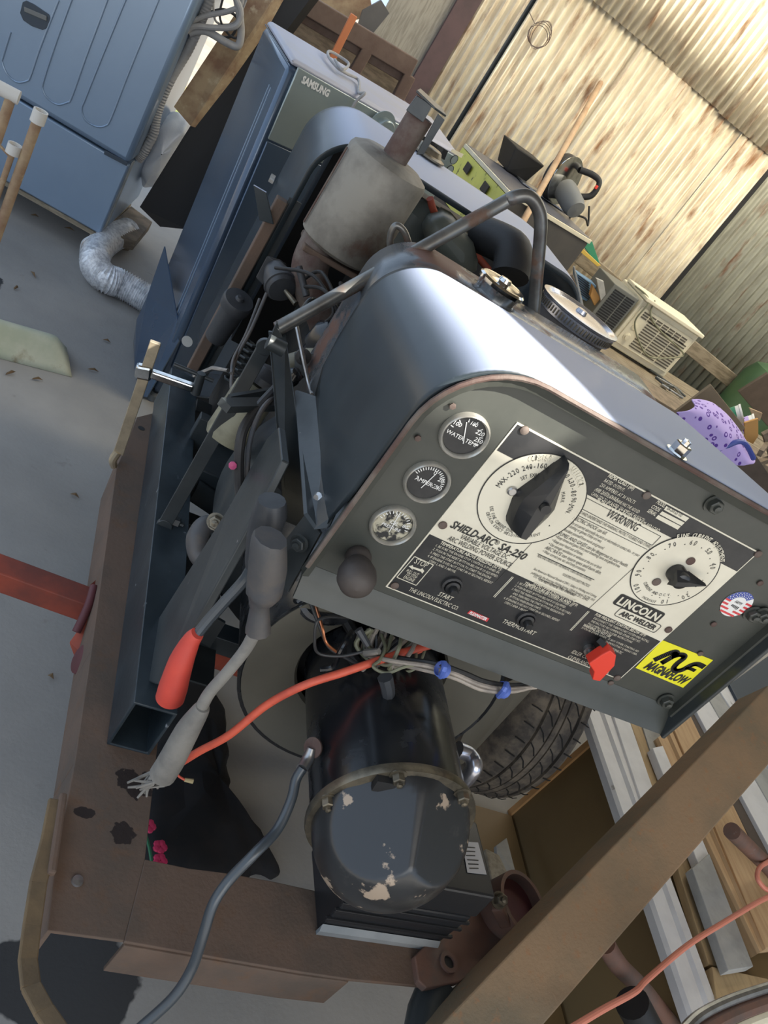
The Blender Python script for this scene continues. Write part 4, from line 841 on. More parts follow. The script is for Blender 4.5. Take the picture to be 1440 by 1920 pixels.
# wheel (axis along X)
wx0,wx1,wy,wr=1.075,1.262,1.31,.292
prof=[(.17,.0),(.19,-.006),(.235,-.004),(.268,.004),(wr-.010,.014),(wr-.002,.028)]
gro=[.050,.086,.104,.140]; xs=[.028]
pr_=list(prof); Wd=wx1-wx0
for gx in gro:
    wdt=.0045 if gx in(.050,.140) else .002
    pr_+=[(wr,gx-wdt),(wr-.007,gx-wdt+.001),(wr-.007,gx+wdt-.001),(wr,gx+wdt)]
pr_+=[(r,Wd-h) for r,h in prof[::-1]]
WH=MB().lathe((wx0,wy,wr),(1,0,0),pr_,96).build('tire','tire',TR,ang=50)
tg=MB()
for k in range(46):
    a=2*PI*k/46
    def sp(aa,h,r=wr+.0004): return V((wx0+h,wy+r*math.cos(aa),wr+r*math.sin(aa)))
    for (h0,h1,tw) in ((.012,.040,.02),(.054,.082,.10),(.108,.136,.10),(.148,.176,.02)):
        pts=[sp(a,h0,wr-.004 if h0<.02 else wr+.0004),sp(a+tw*.35,(h0+h1)/2),sp(a+tw,h1,wr-.004 if h1>.17 else wr+.0004)]
        for i in range(2): tg.bar(pts[i],pts[i+1],.0028,.0016,V((0,math.cos(a),math.sin(a))))
tg.build('tread_sipes','tire_groove',WH,smooth=False)
MB().lathe((wx0,wy,wr),(1,0,0),[(.175,.01),(.16,.03),(.15,.06),(.06,.05),(0,.05)],40).build('rim','steel_dark',TR)
# ---- jack mounting ring, rusty, at the trailer nose
JR=thing('jack_mount',az(930,1740,T),'rusty swivel jack mount ring on the trailer corner behind the battery','bracket')
c=az(955,1700,T+.03); MB().lathe(c+V((0,0,-.02)),(.12,-.1,1),[(.052,-.05),(.052,.05),(.045,.05),(.045,-.05),(.052,-.05)],40).build('ring_pipe','rust_red',JR)
MB().lathe(c+V((0,0,-.02)),(.12,-.1,1),[(.0449,.030),(.0,.030)],32).build('ring_plate','oxide',JR)
pl=MB(); top(pl,[(778,1792),(800,1770),(905,1702),(1000,1700),(1008,1720),(940,1790),(860,1842),(800,1852),(785,1838)],T+.012,.014); PLt=pl.build('mount_plate','rust_red',JR,smooth=False,bevel=.002)
MB().lathe(az(840,1805,T+.013),VZ,[(.0095,0),(.016,0),(.016,.004),(.0095,.004),(.0095,0)],24).build('bushing','rust_red',JR)
MB().disc(az(840,1805,T+.0128),VZ,.0095,.0006,20).build('bushing_bore','black',JR)
MB().bar(az(930,1690,T+.07),az(948,1725,T+.04),.03,.02,VZ).build('clamp_block','rust_red',JR,smooth=False,bevel=.003)
MB().hexbolt(az(935,1688,T+.085),(-.2,-.5,1),.010,.012).build('bolt','bronze',JR,smooth=False)
MB().tube([az(820,1850,T-.02),az(800,1900,T-.03),az(790,1960,T-.03)],.03,20).build('jack_tube','steel_dark',JR)
MB().tube([az(905,1822,T-.005),az(940,1838,T-.005),az(975,1832,T-.005),az(1000,1815,T)],.007,8,5).build('copper_cable','copper',JR)
# ---- battery on the cross member
fl=az(638,1752,T); fr=az(806,1776,T); bl=az(590,1600,T); ex=(fr-fl); ey=(bl-fl); ey=V((-ex.y,ex.x,0)).normalized()*min(.27,ey.length); ex=ex.normalized()*.175
BT=thing('battery',fl+(ex+ey)/2,'black car battery under the rounded generator cover, with a grey label','battery')
def bp(u,v,z): return fl+ex*(u*1.22-.24)+ey*v+V((0,0,z))
hB=.158
ORG_=None
MB().hexa([bp(.01,.01,0),bp(.99,.01,0),bp(.99,.99,0),bp(.01,.99,0),bp(0,0,hB*.62),bp(1,0,hB*.62),bp(1,1,hB*.62),bp(0,1,hB*.62)]).build('case','battery',BT,smooth=False,bevel=.004)
MB().hexa([bp(-.02,-.01,hB*.64),bp(1.02,-.01,hB*.64),bp(1.02,1.01,hB*.64),bp(-.02,1.01,hB*.64),bp(.0,.01,hB),bp(1,.01,hB),bp(1,.99,hB),bp(0,.99,hB)]).build('lid','battery',BT,smooth=False,bevel=.004)
for z in (.035,.060,.080): MB().hexa([bp(-.02,-.022,z),bp(1.02,-.022,z),bp(1.02,0.02,z),bp(-.02,.02,z),bp(-.02,-.022,z+.006),bp(1.02,-.022,z+.006),bp(1.02,.02,z+.006),bp(-.02,.02,z+.006)]).build('rib','battery',BT,smooth=False,bevel=.001)
MB().hexa([bp(.0,-.05,.001),bp(.98,-.05,.001),bp(.98,.0,.001),bp(.0,.0,.001),bp(.0,-.05,.012),bp(.98,-.05,.012),bp(.98,.0,.022),bp(.0,.0,.022)]).build('hold_down_strip','battery_gray',BT,smooth=False,bevel=.001)
LBp=MB().prism([az(*p,T+hB+.0008) for p in ((866,1578),(896,1580),(912,1640),(876,1636))],(0,0,.0006)).build('label_plate','label_gray',BT,smooth=False)
mb=MB()
for k in range(6):
    a=az(870+k*2,1588+k*8,T+hB+.0016); mb.bar(a,a+V((.022-.002*(k%3),.0035,0)),.0016,.0003,VZ)
mb.build('label_print','black_text',BT,smooth=False)
# ================================================================ LOOSE CABLES
t_=MB().tube([ay(484,1172,.712),ay(462,1215,.71),ay(425,1262,.70),ay(392,1300,.695),ay(372,1338,.69)],[.0085,.0080,.0078,.0080,.0085],14,6)
WC=t_.build('welding_cable','cable_gray'); tag(WC,'dusty grey welding cable hanging from the grey boot, with frayed end','cable')
MB().tube([ay(380,1325,.69),ay(372,1338,.69),ay(350,1372,.688),ay(322,1425,.685),ay(305,1452,.685)],[.0095,.0125,.0165,.0185,.0185],18,5).build('sleeve','cable_gray',WC)
mb=MB()
for i in range(14):
    a=ay(300+random.uniform(-14,14),1450+random.uniform(-4,6),.685); mb.tube([a,a+V((random.uniform(-.008,.006),random.uniform(-.01,.01),-.016)),a+V((random.uniform(-.03,.008),random.uniform(-.02,.01),random.uniform(-.035,-.02)))],[.004,.003,.0015],6)
mb.build('frayed_end','cable_gray',WC)
o=MB().tube([ay(336,1432,.72),ay(375,1408,.72),ay(430,1378,.72),ay(500,1322,.73),ay(570,1285,.73),ay(640,1262,.74),ay(690,1245,.75),ay(760,1222,.77),ay(835,1203,.80)],.0058,12,8).build('orange_cable','orange_cable'); tag(o,'scuffed orange cable running across the generator to the sleeve','cable')
MB().tube([ay(330,1448,.715),ay(336,1456,.715),ay(348,1463,.715)],[.0018,.0018,.0018],6,4).build('wire_end','orange_cable',o)
MB().tube([ay(346,1462,.715),ay(362,1465,.715)],[.0028,.0036],8).build('wire_nut','leaf_pale',o)
GC=MB().tube([ay(568,1440,.64),ay(555,1462,.63),ay(546,1500,.61),ay(520,1555,.58),ay(478,1600,.55),ay(430,1650,.53),ay(400,1695,.51),ay(382,1750,.49),ay(360,1815,.47),ay(325,1870,.45),ay(262,1928,.43)],.0068,16,8).build('ground_cable','black_cable'); tag(GC,'glossy black ground cable curving down from a lug on the generator','cable')
MB().tube([ay(585,1402,.665),ay(577,1425,.655),ay(566,1443,.64)],[.006,.009,.0085],12,4).build('ring_lug','zinc',GC)
MB().lathe(ay(588,1402,.668),V((-.8,-.5,.3)),[(.004,0),(.014,0),(.014,.003),(.008,.005),(0,.006)],20).build('lug_bolt','pipe_rust',GC)
# ================================================================ CLAMP
CL=thing('bar_clamp',az(222,868,T),'brass coloured F-clamp gripping the left edge of the trailer rail','clamp')
yb=az(222,868,T).y
MB().bar(ay(292,641,yb),ay(222,850,yb),.021,.010,(0,1,0)).build('bar','clamp_brass',CL,smooth=False,bevel=.0015)
MB().tube([ay(222,846,yb),ay(212,862,yb),ay(214,876,yb)],[.009,.009,.007],10,4).build('fixed_jaw','clamp_brass',CL)
MB().bar(ay(254,694,yb),ay(285,700,yb),.03,.020,(0,1,0)).build('slider','chrome',CL,smooth=False,bevel=.005)
MB().bar(ay(284,700,yb),ay(362,727,yb),.016,.018,(0,1,0)).build('sliding_arm','chrome',CL,smooth=False,bevel=.003)
MB().tube([ay(366,738,yb),ay(378,700,yb)],[.010,.009],12).build('screw','steel_dark',CL)
MB().tube([ay(326,683,yb),ay(400,714,yb)],.0045,10).build('tommy_bar','steel_dark',CL)
# ================================================================ ON THE FLOOR
def blob(name,px,z0,hz,m,label,cat,nu=22,nv=22,rough=.02,seed=1,par=None):
    # heap with a flat base outlined by px (closed outline on the floor)
    rnd=random.Random(seed); P=[az(*p,z0) for p in px]; c=sum(P,V())/len(P); P=cr(P+[P[0]],4)[:-1]; n=len(P); mb=MB(); rows=6
    from mathutils import noise
    for r in range(rows+1):
        t=r/rows
        for i,p in enumerate(P):
            q_=c+(p-c)*math.cos(t*PI/2)
            h=hz*math.sin(t*PI/2)*(1+.6*noise.noise(q_*18)); mb.v.append(q_+V((0,0,max(0,h)))+V((noise.noise(q_*30)*rough,noise.noise(q_*31)*rough,0)))
    for r in range(rows):
        for i in range(n): j=(i+1)%n; mb.f.append((r*n+i,r*n+j,(r+1)*n+j,(r+1)*n+i))
    o=mb.build(name,m,par,sub=1)
    if par is None: tag(o,label,cat)
    return o
bc=blob('velvet_cloth',[(262,1440),(300,1310),(350,1270),(405,1300),(422,1400),(424,1490),(452,1560),(512,1625),(500,1650),(430,1660),(262,1640)],.0,.05,'velvet','black velvet cloth with red roses lying on the floor under the frame','cloth',rough=.03)
for p in ((279,1549),(300,1588),(300,1614)):
    c=az(*p,.052); mb=MB()
    for k in range(5): a=k*1.257; mb.lathe(c+V((.007*math.cos(a),.007*math.sin(a),0)),VZ,[(.0075,0),(.006,.003),(0,.004)],8)
    mb.build('rose','rose',bc)
MB().tube([az(272,1560,.05),az(280,1590,.052),az(284,1615,.05)],.003,6,4).build('rose_stem','stem',bc)
# curved translucent fiberglass piece
A=az(-70,608,.0); B=az(124,662,.0); dx=(B-A).normalized(); dy=V((-dx.y,dx.x,0))
mb=MB().grid(lambda u,v:A+dx*((B-A).length*u-.02*math.sin(v*PI)*(u))+dy*(-.15*v+.02)+V((0,0,.075*math.sin(PI*min(1,v*1.0))*(1-.45*max(0,u-.85)/.15))),14,14)
o=mb.build('fiberglass_trough','fiberglass',solid=.005); tag(o,'greenish curved fiberglass trough piece lying on the concrete','scrap')
for i,(x,y,dx_,dy_) in enumerate(((175,695,22,6),(350,1048,14,-3),(140,930,18,8),(60,1005,0,0),(62,515,10,14),(30,540,8,-6),(65,405,16,4),(20,700,20,-6),(70,712,22,2),(95,1270,12,8),(200,640,16,6),(130,430,22,8),(283,1900,0,0),(565,1905,0,0))):
    if dx_==0: continue
    a=az(x-dx_/2,y-dy_/2,.004); b=az(x+dx_/2,y+dy_/2,.004); c=(a+b)/2+V((0,.004,.004)); w_=(b-a).normalized().cross(VZ)*.0045
    o=MB().add([a,a*.6+c*.4-w_,c-w_*.6+V((0,0,.003)),b,c+w_*1.3,a*.6+c*.4+w_*.6,c+V((0,0,.005))],[(0,1,6),(1,2,6),(2,3,6),(3,4,6),(4,5,6),(5,0,6)]).build('dry_leaf','leaf',smooth=False); tag(o,'small dry brown leaf on the bare concrete','leaf','dry leaves on the concrete')
# rusty pipe rack with white caps
PR=thing('pipe_rack',(ay(72,222,2.2).x,2.2,0),'rusty upright pipes with round white end caps at the left edge','pipes')
p=ay(72,222,2.2); MB().tube([(p.x,p.y,0),p],.0125,14).build('pipe','board_rust',PR)
MB().lathe(p+V((0,0,-.012)),VZ,[(.013,0),(.0175,.001),(.0175,.032),(.0135,.032),(.0135,.022),(0,.022)],24).build('pipe_cap','pvc',PR)
p=ay(25,282,2.2); MB().tube([(p.x,p.y,0),p],.0075,12).build('pipe','board_rust',PR)
MB().lathe(p+V((0,0,-.01)),VZ,[(.010,0),(.017,.001),(.017,.026),(.0135,.026),(.0135,.018),(0,.018)],24).build('pipe_cap','pvc',PR)
p=ay(22,178,2.25); MB().tube([(p.x,p.y,0),p],.0125,12).build('pipe','board_rust',PR); MB().tube([ay(36,184,2.25),ay(-10,160,2.25)],.017,16).build('pipe_tee','pvc',PR)
MB().tube([ay(-5,268,2.2),ay(25,300,2.2)],.004,8).build('tie_wire','board_rust',PR)
# ================================================================ DRYER
def lerp(a,b,t): return a+(b-a)*t
b0=[V((.252,2.342,.03)),V((.86,2.72,.03)),V((.80,3.28,.03)),V((.165,2.88,.03))]
t0=[V((.190,2.455,1.088)),V((.842,2.86,1.088)),V((.845,3.44,1.088)),V((.112,2.96,1.088))]
DR=thing('dryer',V((.5,2.8,0)),'dark blue front-loading dryer standing behind the welder, cord lying on its top','dryer')
def dq(i,t,out=0): return lerp(b0[i],t0[i],t)
zc=.80
def slab(t1,t2,grow=0,insf=0):
    P=[dq(i,t1) for i in range(4)]; Q=[dq(i,t2) for i in range(4)]; return MB().hexa(P+Q)
slab(0,.984).build('cabinet','dryer',DR,bevel=.02,smooth=True)
def dtop(u,v,z=0): a=lerp(t0[0],t0[1],u); b=lerp(t0[3],t0[2],u); return lerp(a,b,v)+V((0,0,z))
mb=MB().hexa([dq(i,.984) for i in range(4)]+[dtop(*p) for p in ((.012,.012),(.988,.012),(.99,.985),(.012,.985))]); mb.build('top_panel','dryer_top',DR,bevel=.012)
# front face: lower door panel (hidden mostly) and the control panel
def df(u,t,out=0):
    a=lerp(b0[0],t0[0],t); b=lerp(b0[1],t0[1],t); e=(b-a).normalized(); nrm=V((e.y,-e.x,0)); return lerp(a,b,u)+nrm*out
mb=MB().prism([df(.035,.80,.0),df(.985,.80,.0),df(.985,.988,.0),df(.035,.988,.0)],df(0,.8,.006)-df(0,.8,0)); DC=mb.build('control_panel','dryer_front',DR,bevel=.004)
MB().prism([df(.035,.10),df(.985,.10),df(.985,.795),df(.035,.795)],df(0,.8,.006)-df(0,.8,0)).build('front_panel','dryer',DR,bevel=.006)
ue=(df(1,.9)-df(0,.9)).normalized(); ve=(dq(0,1)-dq(0,.8)).normalized()
mb=MB(); txt(mb,'SAMSUNG',df(.068,.960,.0075),ue,ve,.019,.104,off=.045); mb.build('brand_lettering','white',DC,smooth=False)
nf=df(0,.8,1)-df(0,.8,0); 
def fpx(px,py,out=.0065):
    P0=df(.5,.88,out); r=ray(px,py); return CAM+r*((P0-CAM).dot(nf)/r.dot(nf))
c=fpx(714,240); kd=MB().lathe(c,nf,[(.052,0),(.052,.002),(.034,.002),(.034,.026),(.031,.030),(0,.030)],40).build('dial_knob','dryer_front',DC)
mb=MB()
for k in range(9): a=R(20+20*k); d=ue*math.cos(a)+ve*math.sin(a); mb.bar(c+d*.040+nf*.0024,c+d*.046+nf*.0024,.004,.0006,nf)
mb.build('dial_marks','black_text',kd,smooth=False)
MB().prism([fpx(790,252),fpx(840,283),fpx(833,300),fpx(783,268)],nf*.0012).build('display','black_gloss',DC,smooth=False)
for p in ((851,299),(843,318)): 
    bq=MB().lathe(fpx(*p),nf,[(.0145,0),(.0145,.0025),(0,.003)],28).build('push_button','dryer_front',DC); MB().lathe(fpx(*p),nf,[(.0145,.0005),(.016,.0005),(.016,.003),(.0145,.003)],28).build('button_ring','black_text',bq)
MB().prism([fpx(848,279),fpx(869,289),fpx(865,296),fpx(845,284)],nf*.0008).build('peeled_sticker','cream',DC,smooth=False)
# seam lines on the side
def ds(t,v): a=lerp(b0[0],t0[0],t); b=lerp(b0[3],t0[3],t); return lerp(a,b,v)+V((-.001,0,0))
MB().tube([ds(.984,.03),ds(.984,.97)],.0018,6).build('side_seam','washer_dark',DR)
for v in (.18,.24): MB().tube([ds(.05,v),ds(.90,v)],.0014,6).build('side_crease','washer',DR)
MB().lathe(V((.262,2.37,0)),VZ,[(.02,0),(.02,.02),(.012,.03),(0,.03)],16).build('foot','gray_plastic',DR)
# loose side sheet bent out at the foot of the dryer
mb=MB().prism([ay(308,462,2.66),ay(332,596,2.44),ay(335,640,2.36),ay(275,745,2.30),az(262,742,.004),az(252,690,.004),az(250,640,.006),ay(256,600,2.66),ay(276,555,2.66)],(.003,.003,0)); o=mb.build('loose_sheet','dryer',smooth=False); tag(o,'flat blue metal sheet leaning at the foot of the dryer','panel')
# cord coiled on the dryer top
mb=MB(); z=1.096
pts=[az(700,250,z-.06),az(668,212,1.10),az(690,185,z+.004),az(676,160,z+.008),az(652,140,z),az(630,128,z),az(615,108,z+.004),az(622,95,z+.01),az(645,118,z+.01),az(664,138,z+.012),az(640,122,z+.016),az(618,98,z+.012)]
P2=[fpx(656,212,.012),fpx(668,190,.014),fpx(684,175,.014),dtop(.34,.02,.006),az(672,150,z+.004),az(650,138,z+.004),az(632,126,z+.006),az(616,106,z+.008),az(618,96,z+.01),az(640,108,z+.012),az(654,120,z+.014),az(642,130,z+.014),az(628,112,z+.012)]
o=mb.tube(P2,.0045,8,8).build('power_cord','hose'); tag(o,'grey power cord looped over the top front edge of the dryer','cord')
# ================================================================ WASHER AT THE LEFT
WN=V((-.108,-.994,0)); WE=V((-.994,.108,0)); C0=az(187,440,.10)
def wp(a,b,z): return C0+WE*a-WN*b*1.0+V((0,0,z-.10))
WS=thing('washing_machine',C0+WE*.4+V((0,0,-.10)),'tall blue-grey washing machine seen from the side, hoses tied behind it','washing machine')
def wbx(a0,a1,b0_,b1_,z0_,z1_): return MB().hexa([wp(a0,b0_,z0_),wp(a0,b1_,z0_),wp(a1,b1_,z0_),wp(a1,b0_,z0_),wp(a0,b0_,z1_),wp(a0,b1_,z1_),wp(a1,b1_,z1_),wp(a1,b0_,z1_)])
def wf(px,py,out=.0):
    P0=C0+WN*out; r=ray(px,py); return CAM+r*((P0-CAM).dot(WN)/r.dot(WN))
zs_=wf(240,307).z
wbx(.0,.78,0,.62,.10,zs_-.006).build('lower_panel','washer',WS,bevel=.006)
ub=wbx(-.0,.80,-.012,.62,zs_,1.12).build('side_panel','washer',WS,bevel=.02)
wbx(.0,.78,-.004,.5,.085,.10).build('base_lip','wood_bench',WS,smooth=False)
def U_(pts): return MB().tube([wf(*p,.0135) for p in pts],.0032,8,6).build('embossed_groove','washer',ub)
U_([(250,-35),(227,20),(190,110),(160,185),(153,205),(160,225),(180,237),(197,236),(208,222),(240,140),(293,10),(310,-30)])
U_([(145,-30),(133,3),(105,80),(82,150),(80,168),(90,185),(108,196),(126,192),(134,183),(160,110),(190,30),(210,-25)])
U_([(20,60),(6,105),(4,118),(14,140),(32,154),(50,152),(57,143),(75,90),(110,0)])
hp=[(38,24),(43,4),(50,1),(64,8),(92,27),(95,36),(91,52),(80,56),(60,49),(44,38)]
MB().prism([wf(*p,.013) for p in hp],WN*.003).build('handle_recess','washer_dark',ub,bevel=.001,smooth=False)
MB().prism([wf(*p,.0165) for p in [(45,12),(88,30),(88,40),(46,22)]],WN*.004).build('handle_grip','gray_plastic',ub,bevel=.002,smooth=False)
MB().prism([wf(197,281,.013),wf(240,304,.013),wf(237,311,.013),wf(195,289,.013)],WN*.003).build('hinge_plate','washer_dark',WS,smooth=False,bevel=.001)
MB().bar(wp(-.002,.05,.12),wp(-.002,.05,.40),.004,.03,WN).build('rear_seam','gray_board',WS,smooth=False)
MB().lathe(az(162,470,.03),(1,.2,0),[(0,-.015),(.03,-.013),(.034,0),(.03,.013),(0,.015)],20).build('caster','gray_board',WS)
MB().tube([az(152,480,.01),az(156,455,.05),az(170,445,.08)],.008,8,4).build('caster_fork','zinc',WS)
# hoses behind it
yh=C0.y+.12
dh=MB(); pts=cr([ay(*p,yh) for p in ((400,-20),(385,20),(372,52),(352,95),(325,140),(306,180),(294,215),(288,250),(270,285),(258,300))],14)
dh.tube(pts,[.016+(.002 if i%2 else 0) for i in range(len(pts))],14); o=dh.build('drain_hose','hose'); tag(o,'thick ribbed grey drain hose hanging down behind the washing machine','hose')
o=MB().tube([ay(*p,yh-.03) for p in ((355,62),(385,58),(425,80),(446,86),(452,60),(448,20),(440,-20))],.013,12,8).build('supply_hose','hose'); tag(o,'smooth grey supply hose looping out to the right of the washing machine','hose')
for i,pts in enumerate((((330,72),(345,62),(365,50),(400,52),(440,50),(452,25),(440,-10)),((352,45),(385,30),(425,22),(450,10),(455,-15)),((420,-10),(412,30),(425,60),(445,70),(455,30)),((400,-10),(405,40),(440,42),(462,0)),((376,0),(388,22),(420,18),(446,36),(436,66),(415,70)))):
    o=MB().tube([ay(*p,yh-.05+.02*i) for p in pts],(.010,.009,.004,.004,.005)[i],10,8).build('cord' if i>1 else 'fill_hose','hose' if i!=2 and i!=4 else 'wire_black'); tag(o,('grey fill hose with a brass coupling end behind the washing machine','short grey fill hose crossing the tied bundle','thin black cord looped in the hose bundle','thin grey cord looped in the hose bundle','black cord wound round the hose bundle')[i],'hose' if i<2 else 'cord')
    if i==0: 
        c=ay(330,72,yh-.05); MB().lathe(c,V((-.5,-1,-.6)),[(.013,-.02),(.018,-.012),(.019,.008),(.015,.010),(.012,.010),(.011,0),(0,0)],20).build('hose_coupling','bronze',o)
# foil duct
pts=cr([az(240,434,.062),az(212,445,.062),az(186,466,.06),az(178,495,.058),az(196,520,.055),az(226,532,.055),az(262,552,.055),az(290,570,.055)],16)
du=MB().tube(pts,[.050+(.0055 if i%2 else -.002) for i in range(len(pts))],22,0,False); o=du.build('foil_duct','foil',ang=80); tag(o,'crinkled silver foil vent duct bent on the floor between the machines','duct')
# wood block and plastic bag, leaning board
o=MB().prism([az(192,432,.10),az(246,386,.10),az(286,416,.10),az(256,452,.10)],(0,0,-.045)).build('wood_block','wood_old',smooth=False,bevel=.003); tag(o,'weathered wooden plank end under the washing machine','block')
MB().box((0,0,0),(.001,.001,.001)) 
o=MB().prism([az(200,440,.055),az(246,400,.055),az(270,425,.055),az(250,450,.055)],(0,0,-.055)).build('wood_block','wood_old',smooth=False,bevel=.003); tag(o,'lower wooden block carrying the weathered plank end','block')
def lump(name,px,y,th,m,label,cat,seed=3):
    from mathutils import noise
    P=cr([ay(*p,y) for p in px]+[ay(*px[0],y)],4)[:-1]; c=sum(P,V())/len(P); n=len(P); mb=MB(); rows=7
    for r in range(-rows,rows+1):
        t=r/rows
        for p in P:
            q_=c+(p-c)*math.sqrt(max(0,1-t*t))+V((0,th*t,0)); q_+=(p-c).normalized()*.02*noise.noise(q_*22+V((seed,0,0)))+V((0,.03*noise.noise(q_*14),0)); mb.v.append(q_)
    for r in range(2*rows):
        for i in range(n): j=(i+1)%n; mb.f.append((r*n+i,r*n+j,(r+1)*n+j,(r+1)*n+i))
    o=mb.build(name,m,sub=1); tag(o,label,cat); return o
lump('plastic_bag',[(270,350),(262,310),(285,250),(318,212),(345,220),(357,240),(330,290),(300,345)],3.62,.10,'bag','crumpled clear plastic bag between the washing machine and the leaning board','bag')
BD=thing('leaning_board',ay(285,412,3.4),'tall rusty board with black edge leaning left of the dryer','board')
MB().prism([ay(262,388,3.42),ay(357,236,3.46),ay(480,60,3.5),ay(520,-40,3.5),ay(610,-40,3.5),ay(520,80,3.5),ay(430,250,3.46),ay(350,430,3.42),ay(300,425,3.40)],(.03,.05,0)).build('black_face','black',BD,smooth=False)
MB().prism([ay(326,200,3.44),ay(357,236,3.44),ay(480,60,3.46),ay(530,-30,3.46),ay(480,-40,3.46),ay(445,20,3.46)],(.03,.03,0)).build('rusty_face','board_rust',BD,smooth=False)
# rusty steel rack behind the dryer
RK=thing('steel_rack',ay(660,100,3.75),'rusty perforated steel frame standing behind the dryer','rack')
def rb_(a,b,wpx,m='rack_rust',y=3.75,d=.05,name='frame_bar'):
    A_=ay(*a,y);B_=ay(*b,y); MB().bar(A_,B_,wpx*y*1.02/1500,d,(0,1,0)).build(name,m,RK,smooth=False,bevel=.004)
rb_((552,-6),(775,128),28); rb_((560,22),(765,145),22,y=3.78); rb_((562,15),(520,90),20); rb_((690,90),(650,160),18); rb_((768,140),(735,205),20); rb_((655,138),(745,190),10,'gray_board'); rb_((540,75),(760,200),14,y=3.8)
MB().prism([ay(555,20,3.9),ay(770,150,3.9),ay(720,240,3.9),ay(510,100,3.9)],(0,.02,0)).build('back_plate','wood_old',RK,smooth=False)
sa,sb=ay(664,28,3.6),ay(628,100,3.6); o=MB().bar(sa,sb+(sb-sa)*(sb.z/(sa.z-sb.z)),.028,.02,(0,1,0)).build('orange_stake','orange_wood',smooth=False,bevel=.002); tag(o,'orange wooden stake standing behind the dryer','stake')
o=MB().prism([ay(470,-40,3.85),ay(548,10,3.85),ay(520,70,3.85),ay(500,80,3.85),ay(440,20,3.85)],(0,.02,0)).build('dark_board','black',smooth=False); tag(o,'dark board behind the dryer corner','board')
o=MB().prism([ay(610,-30,4.2),ay(690,-30,4.2),ay(700,30,4.2),ay(655,40,4.2),ay(590,10,4.2)],(0,.02,0)).build('brown_board','board_rust',smooth=False); tag(o,'rusty sheet above the steel rack at the top of the picture','board')
o=MB().prism([ay(680,20,4.1),ay(715,0,4.1),ay(730,25,4.1),ay(700,62,4.1),ay(672,45,4.1)],(0,.03,0)).build('gray_board','case_gray',smooth=False); tag(o,'small grey panel leaning behind the steel rack','board')
# ================================================================ CASE, SAW AND BENCH BY THE WALL
c0=V((1.227,3.3,0)); c1=V((1.765,3.51,0)); c3_=V((1.16,3.93,0)); c2_=c1+(c3_-c0); c2_=c2_*1.0
def qd(z,g=0): return [p+V((0,0,z)) for p in (c0,c1,c2_,c3_)]
CS=thing('tool_case',(1.45,3.6,.80),'yellow-ended grey case with two black latches on the bench','case')
MB().hexa(qd(.80)+qd(1.02)).build('body','case_gray',CS,smooth=False,bevel=.004)
e=(c0-c3_).normalized()*.004
MB().prism([c0+V((-.004,0,.80)),c3_+V((-.004,0,.80)),c3_+V((-.004,0,1.02)),c0+V((-.004,0,1.02))],(-.004,-.001,0)).build('yellow_end','yellow_case',CS,smooth=False)
ctr_=(c0+c1+c2_+c3_)/4
MB().hexa([ctr_+(p-ctr_)*1.02+V((0,0,1.022)) for p in (c0,c1,c2_,c3_)]+[ctr_+(p-ctr_)*1.02+V((0,0,1.040)) for p in (c0,c1,c2_,c3_)]).build('lid_edge','cream',CS,smooth=False,bevel=.002)
MB().hexa([ctr_+(p-ctr_)*.985+V((0,0,1.0402)) for p in (c0,c1,c2_,c3_)]+[ctr_+(p-ctr_)*.985+V((0,0,1.0425)) for p in (c0,c1,c2_,c3_)]).build('lid_top','case_lid',CS,smooth=False)
for t in (.30,.72):
    p=lerp(c3_,c0,t)+V((-.010,0,.985)); MB().box(p+V((-.006,-.045,-.03)),p+V((.0,.045,.012))).build('latch','black',CS,smooth=False,bevel=.004)
o=MB().hexa([ctr_+(p-ctr_)*1.05+V((0,0,.612)) for p in (c0,c1,c2_,c3_)]+[ctr_+(p-ctr_)*1.02+V((0,0,.797)) for p in (c0,c1,c2_,c3_)]).build('cardboard_box','board_dark',smooth=False,bevel=.004); tag(o,'dark brown box on the bench under the yellow-ended case','box')
b=az(955,322,1.045); o=MB().hexa([b+V(p) for p in ((-.03,-.04,0),(.10,-.0,0),(.10,.16,0),(-.03,.16,0),(-.06,-.05,.11),(.13,-.01,.11),(.13,.20,.11),(-.06,.20,.11))]).build('black_tray','black',smooth=False,bevel=.006); tag(o,'black plastic tray on the lid of the yellow-ended case','tray')
b=az(1018,372,1.045); SW=thing('circular_saw',b,'dusty black circular saw lying on the lid of the yellow-ended case','saw')
MB().lathe(b+V((.02,.0,.115)),(.55,-.8,.1),[(0,-.03),(.105,-.03),(.110,-.02),(.110,.012),(.104,.02),(.03,.02),(0,.02)],40,a0=0,a1=2*PI).build('blade_guard','engine',SW)
MB().lathe(b+V((.02,.0,.115)),(.55,-.8,.1),[(.10,.021),(.112,.023),(.112,.026),(0,.026)],40).build('guard_edge','chrome',SW)
MB().lathe(b+V((.05,-.02,.09)),(.35,-.85,-.25),[(0,0),(.05,0),(.054,.02),(.052,.12),(.042,.15),(0,.155)],28).build('motor','gray_plastic',SW)
MB().tube([b+V((.08,.02,.19)),b+V((.14,.0,.205)),b+V((.18,-.02,.195)),b+V((.18,-.03,.13)),b+V((.12,-.02,.09))],[.015,.015,.013,.015,.014],14,6).build('handle','black',SW)
MB().box(b+V((.165,-.045,.165)),b+V((.178,-.033,.182))).build('trigger','red_plastic',SW,smooth=False,bevel=.003)
MB().box(b+V((-.12,.02,.0)),b+V((.16,.14,.008))).build('shoe_plate','zinc',SW,smooth=False,bevel=.002)
MB().tube([b+V((.20,-.04,.09)),b+V((.25,-.05,.02)),b+V((.20,-.08,.04)),b+V((.16,-.03,.01)),b+V((.2,.02,-.05)),b+V((.25,.05,-.2))],.005,8,6).build('saw_cord','wire_black',SW)
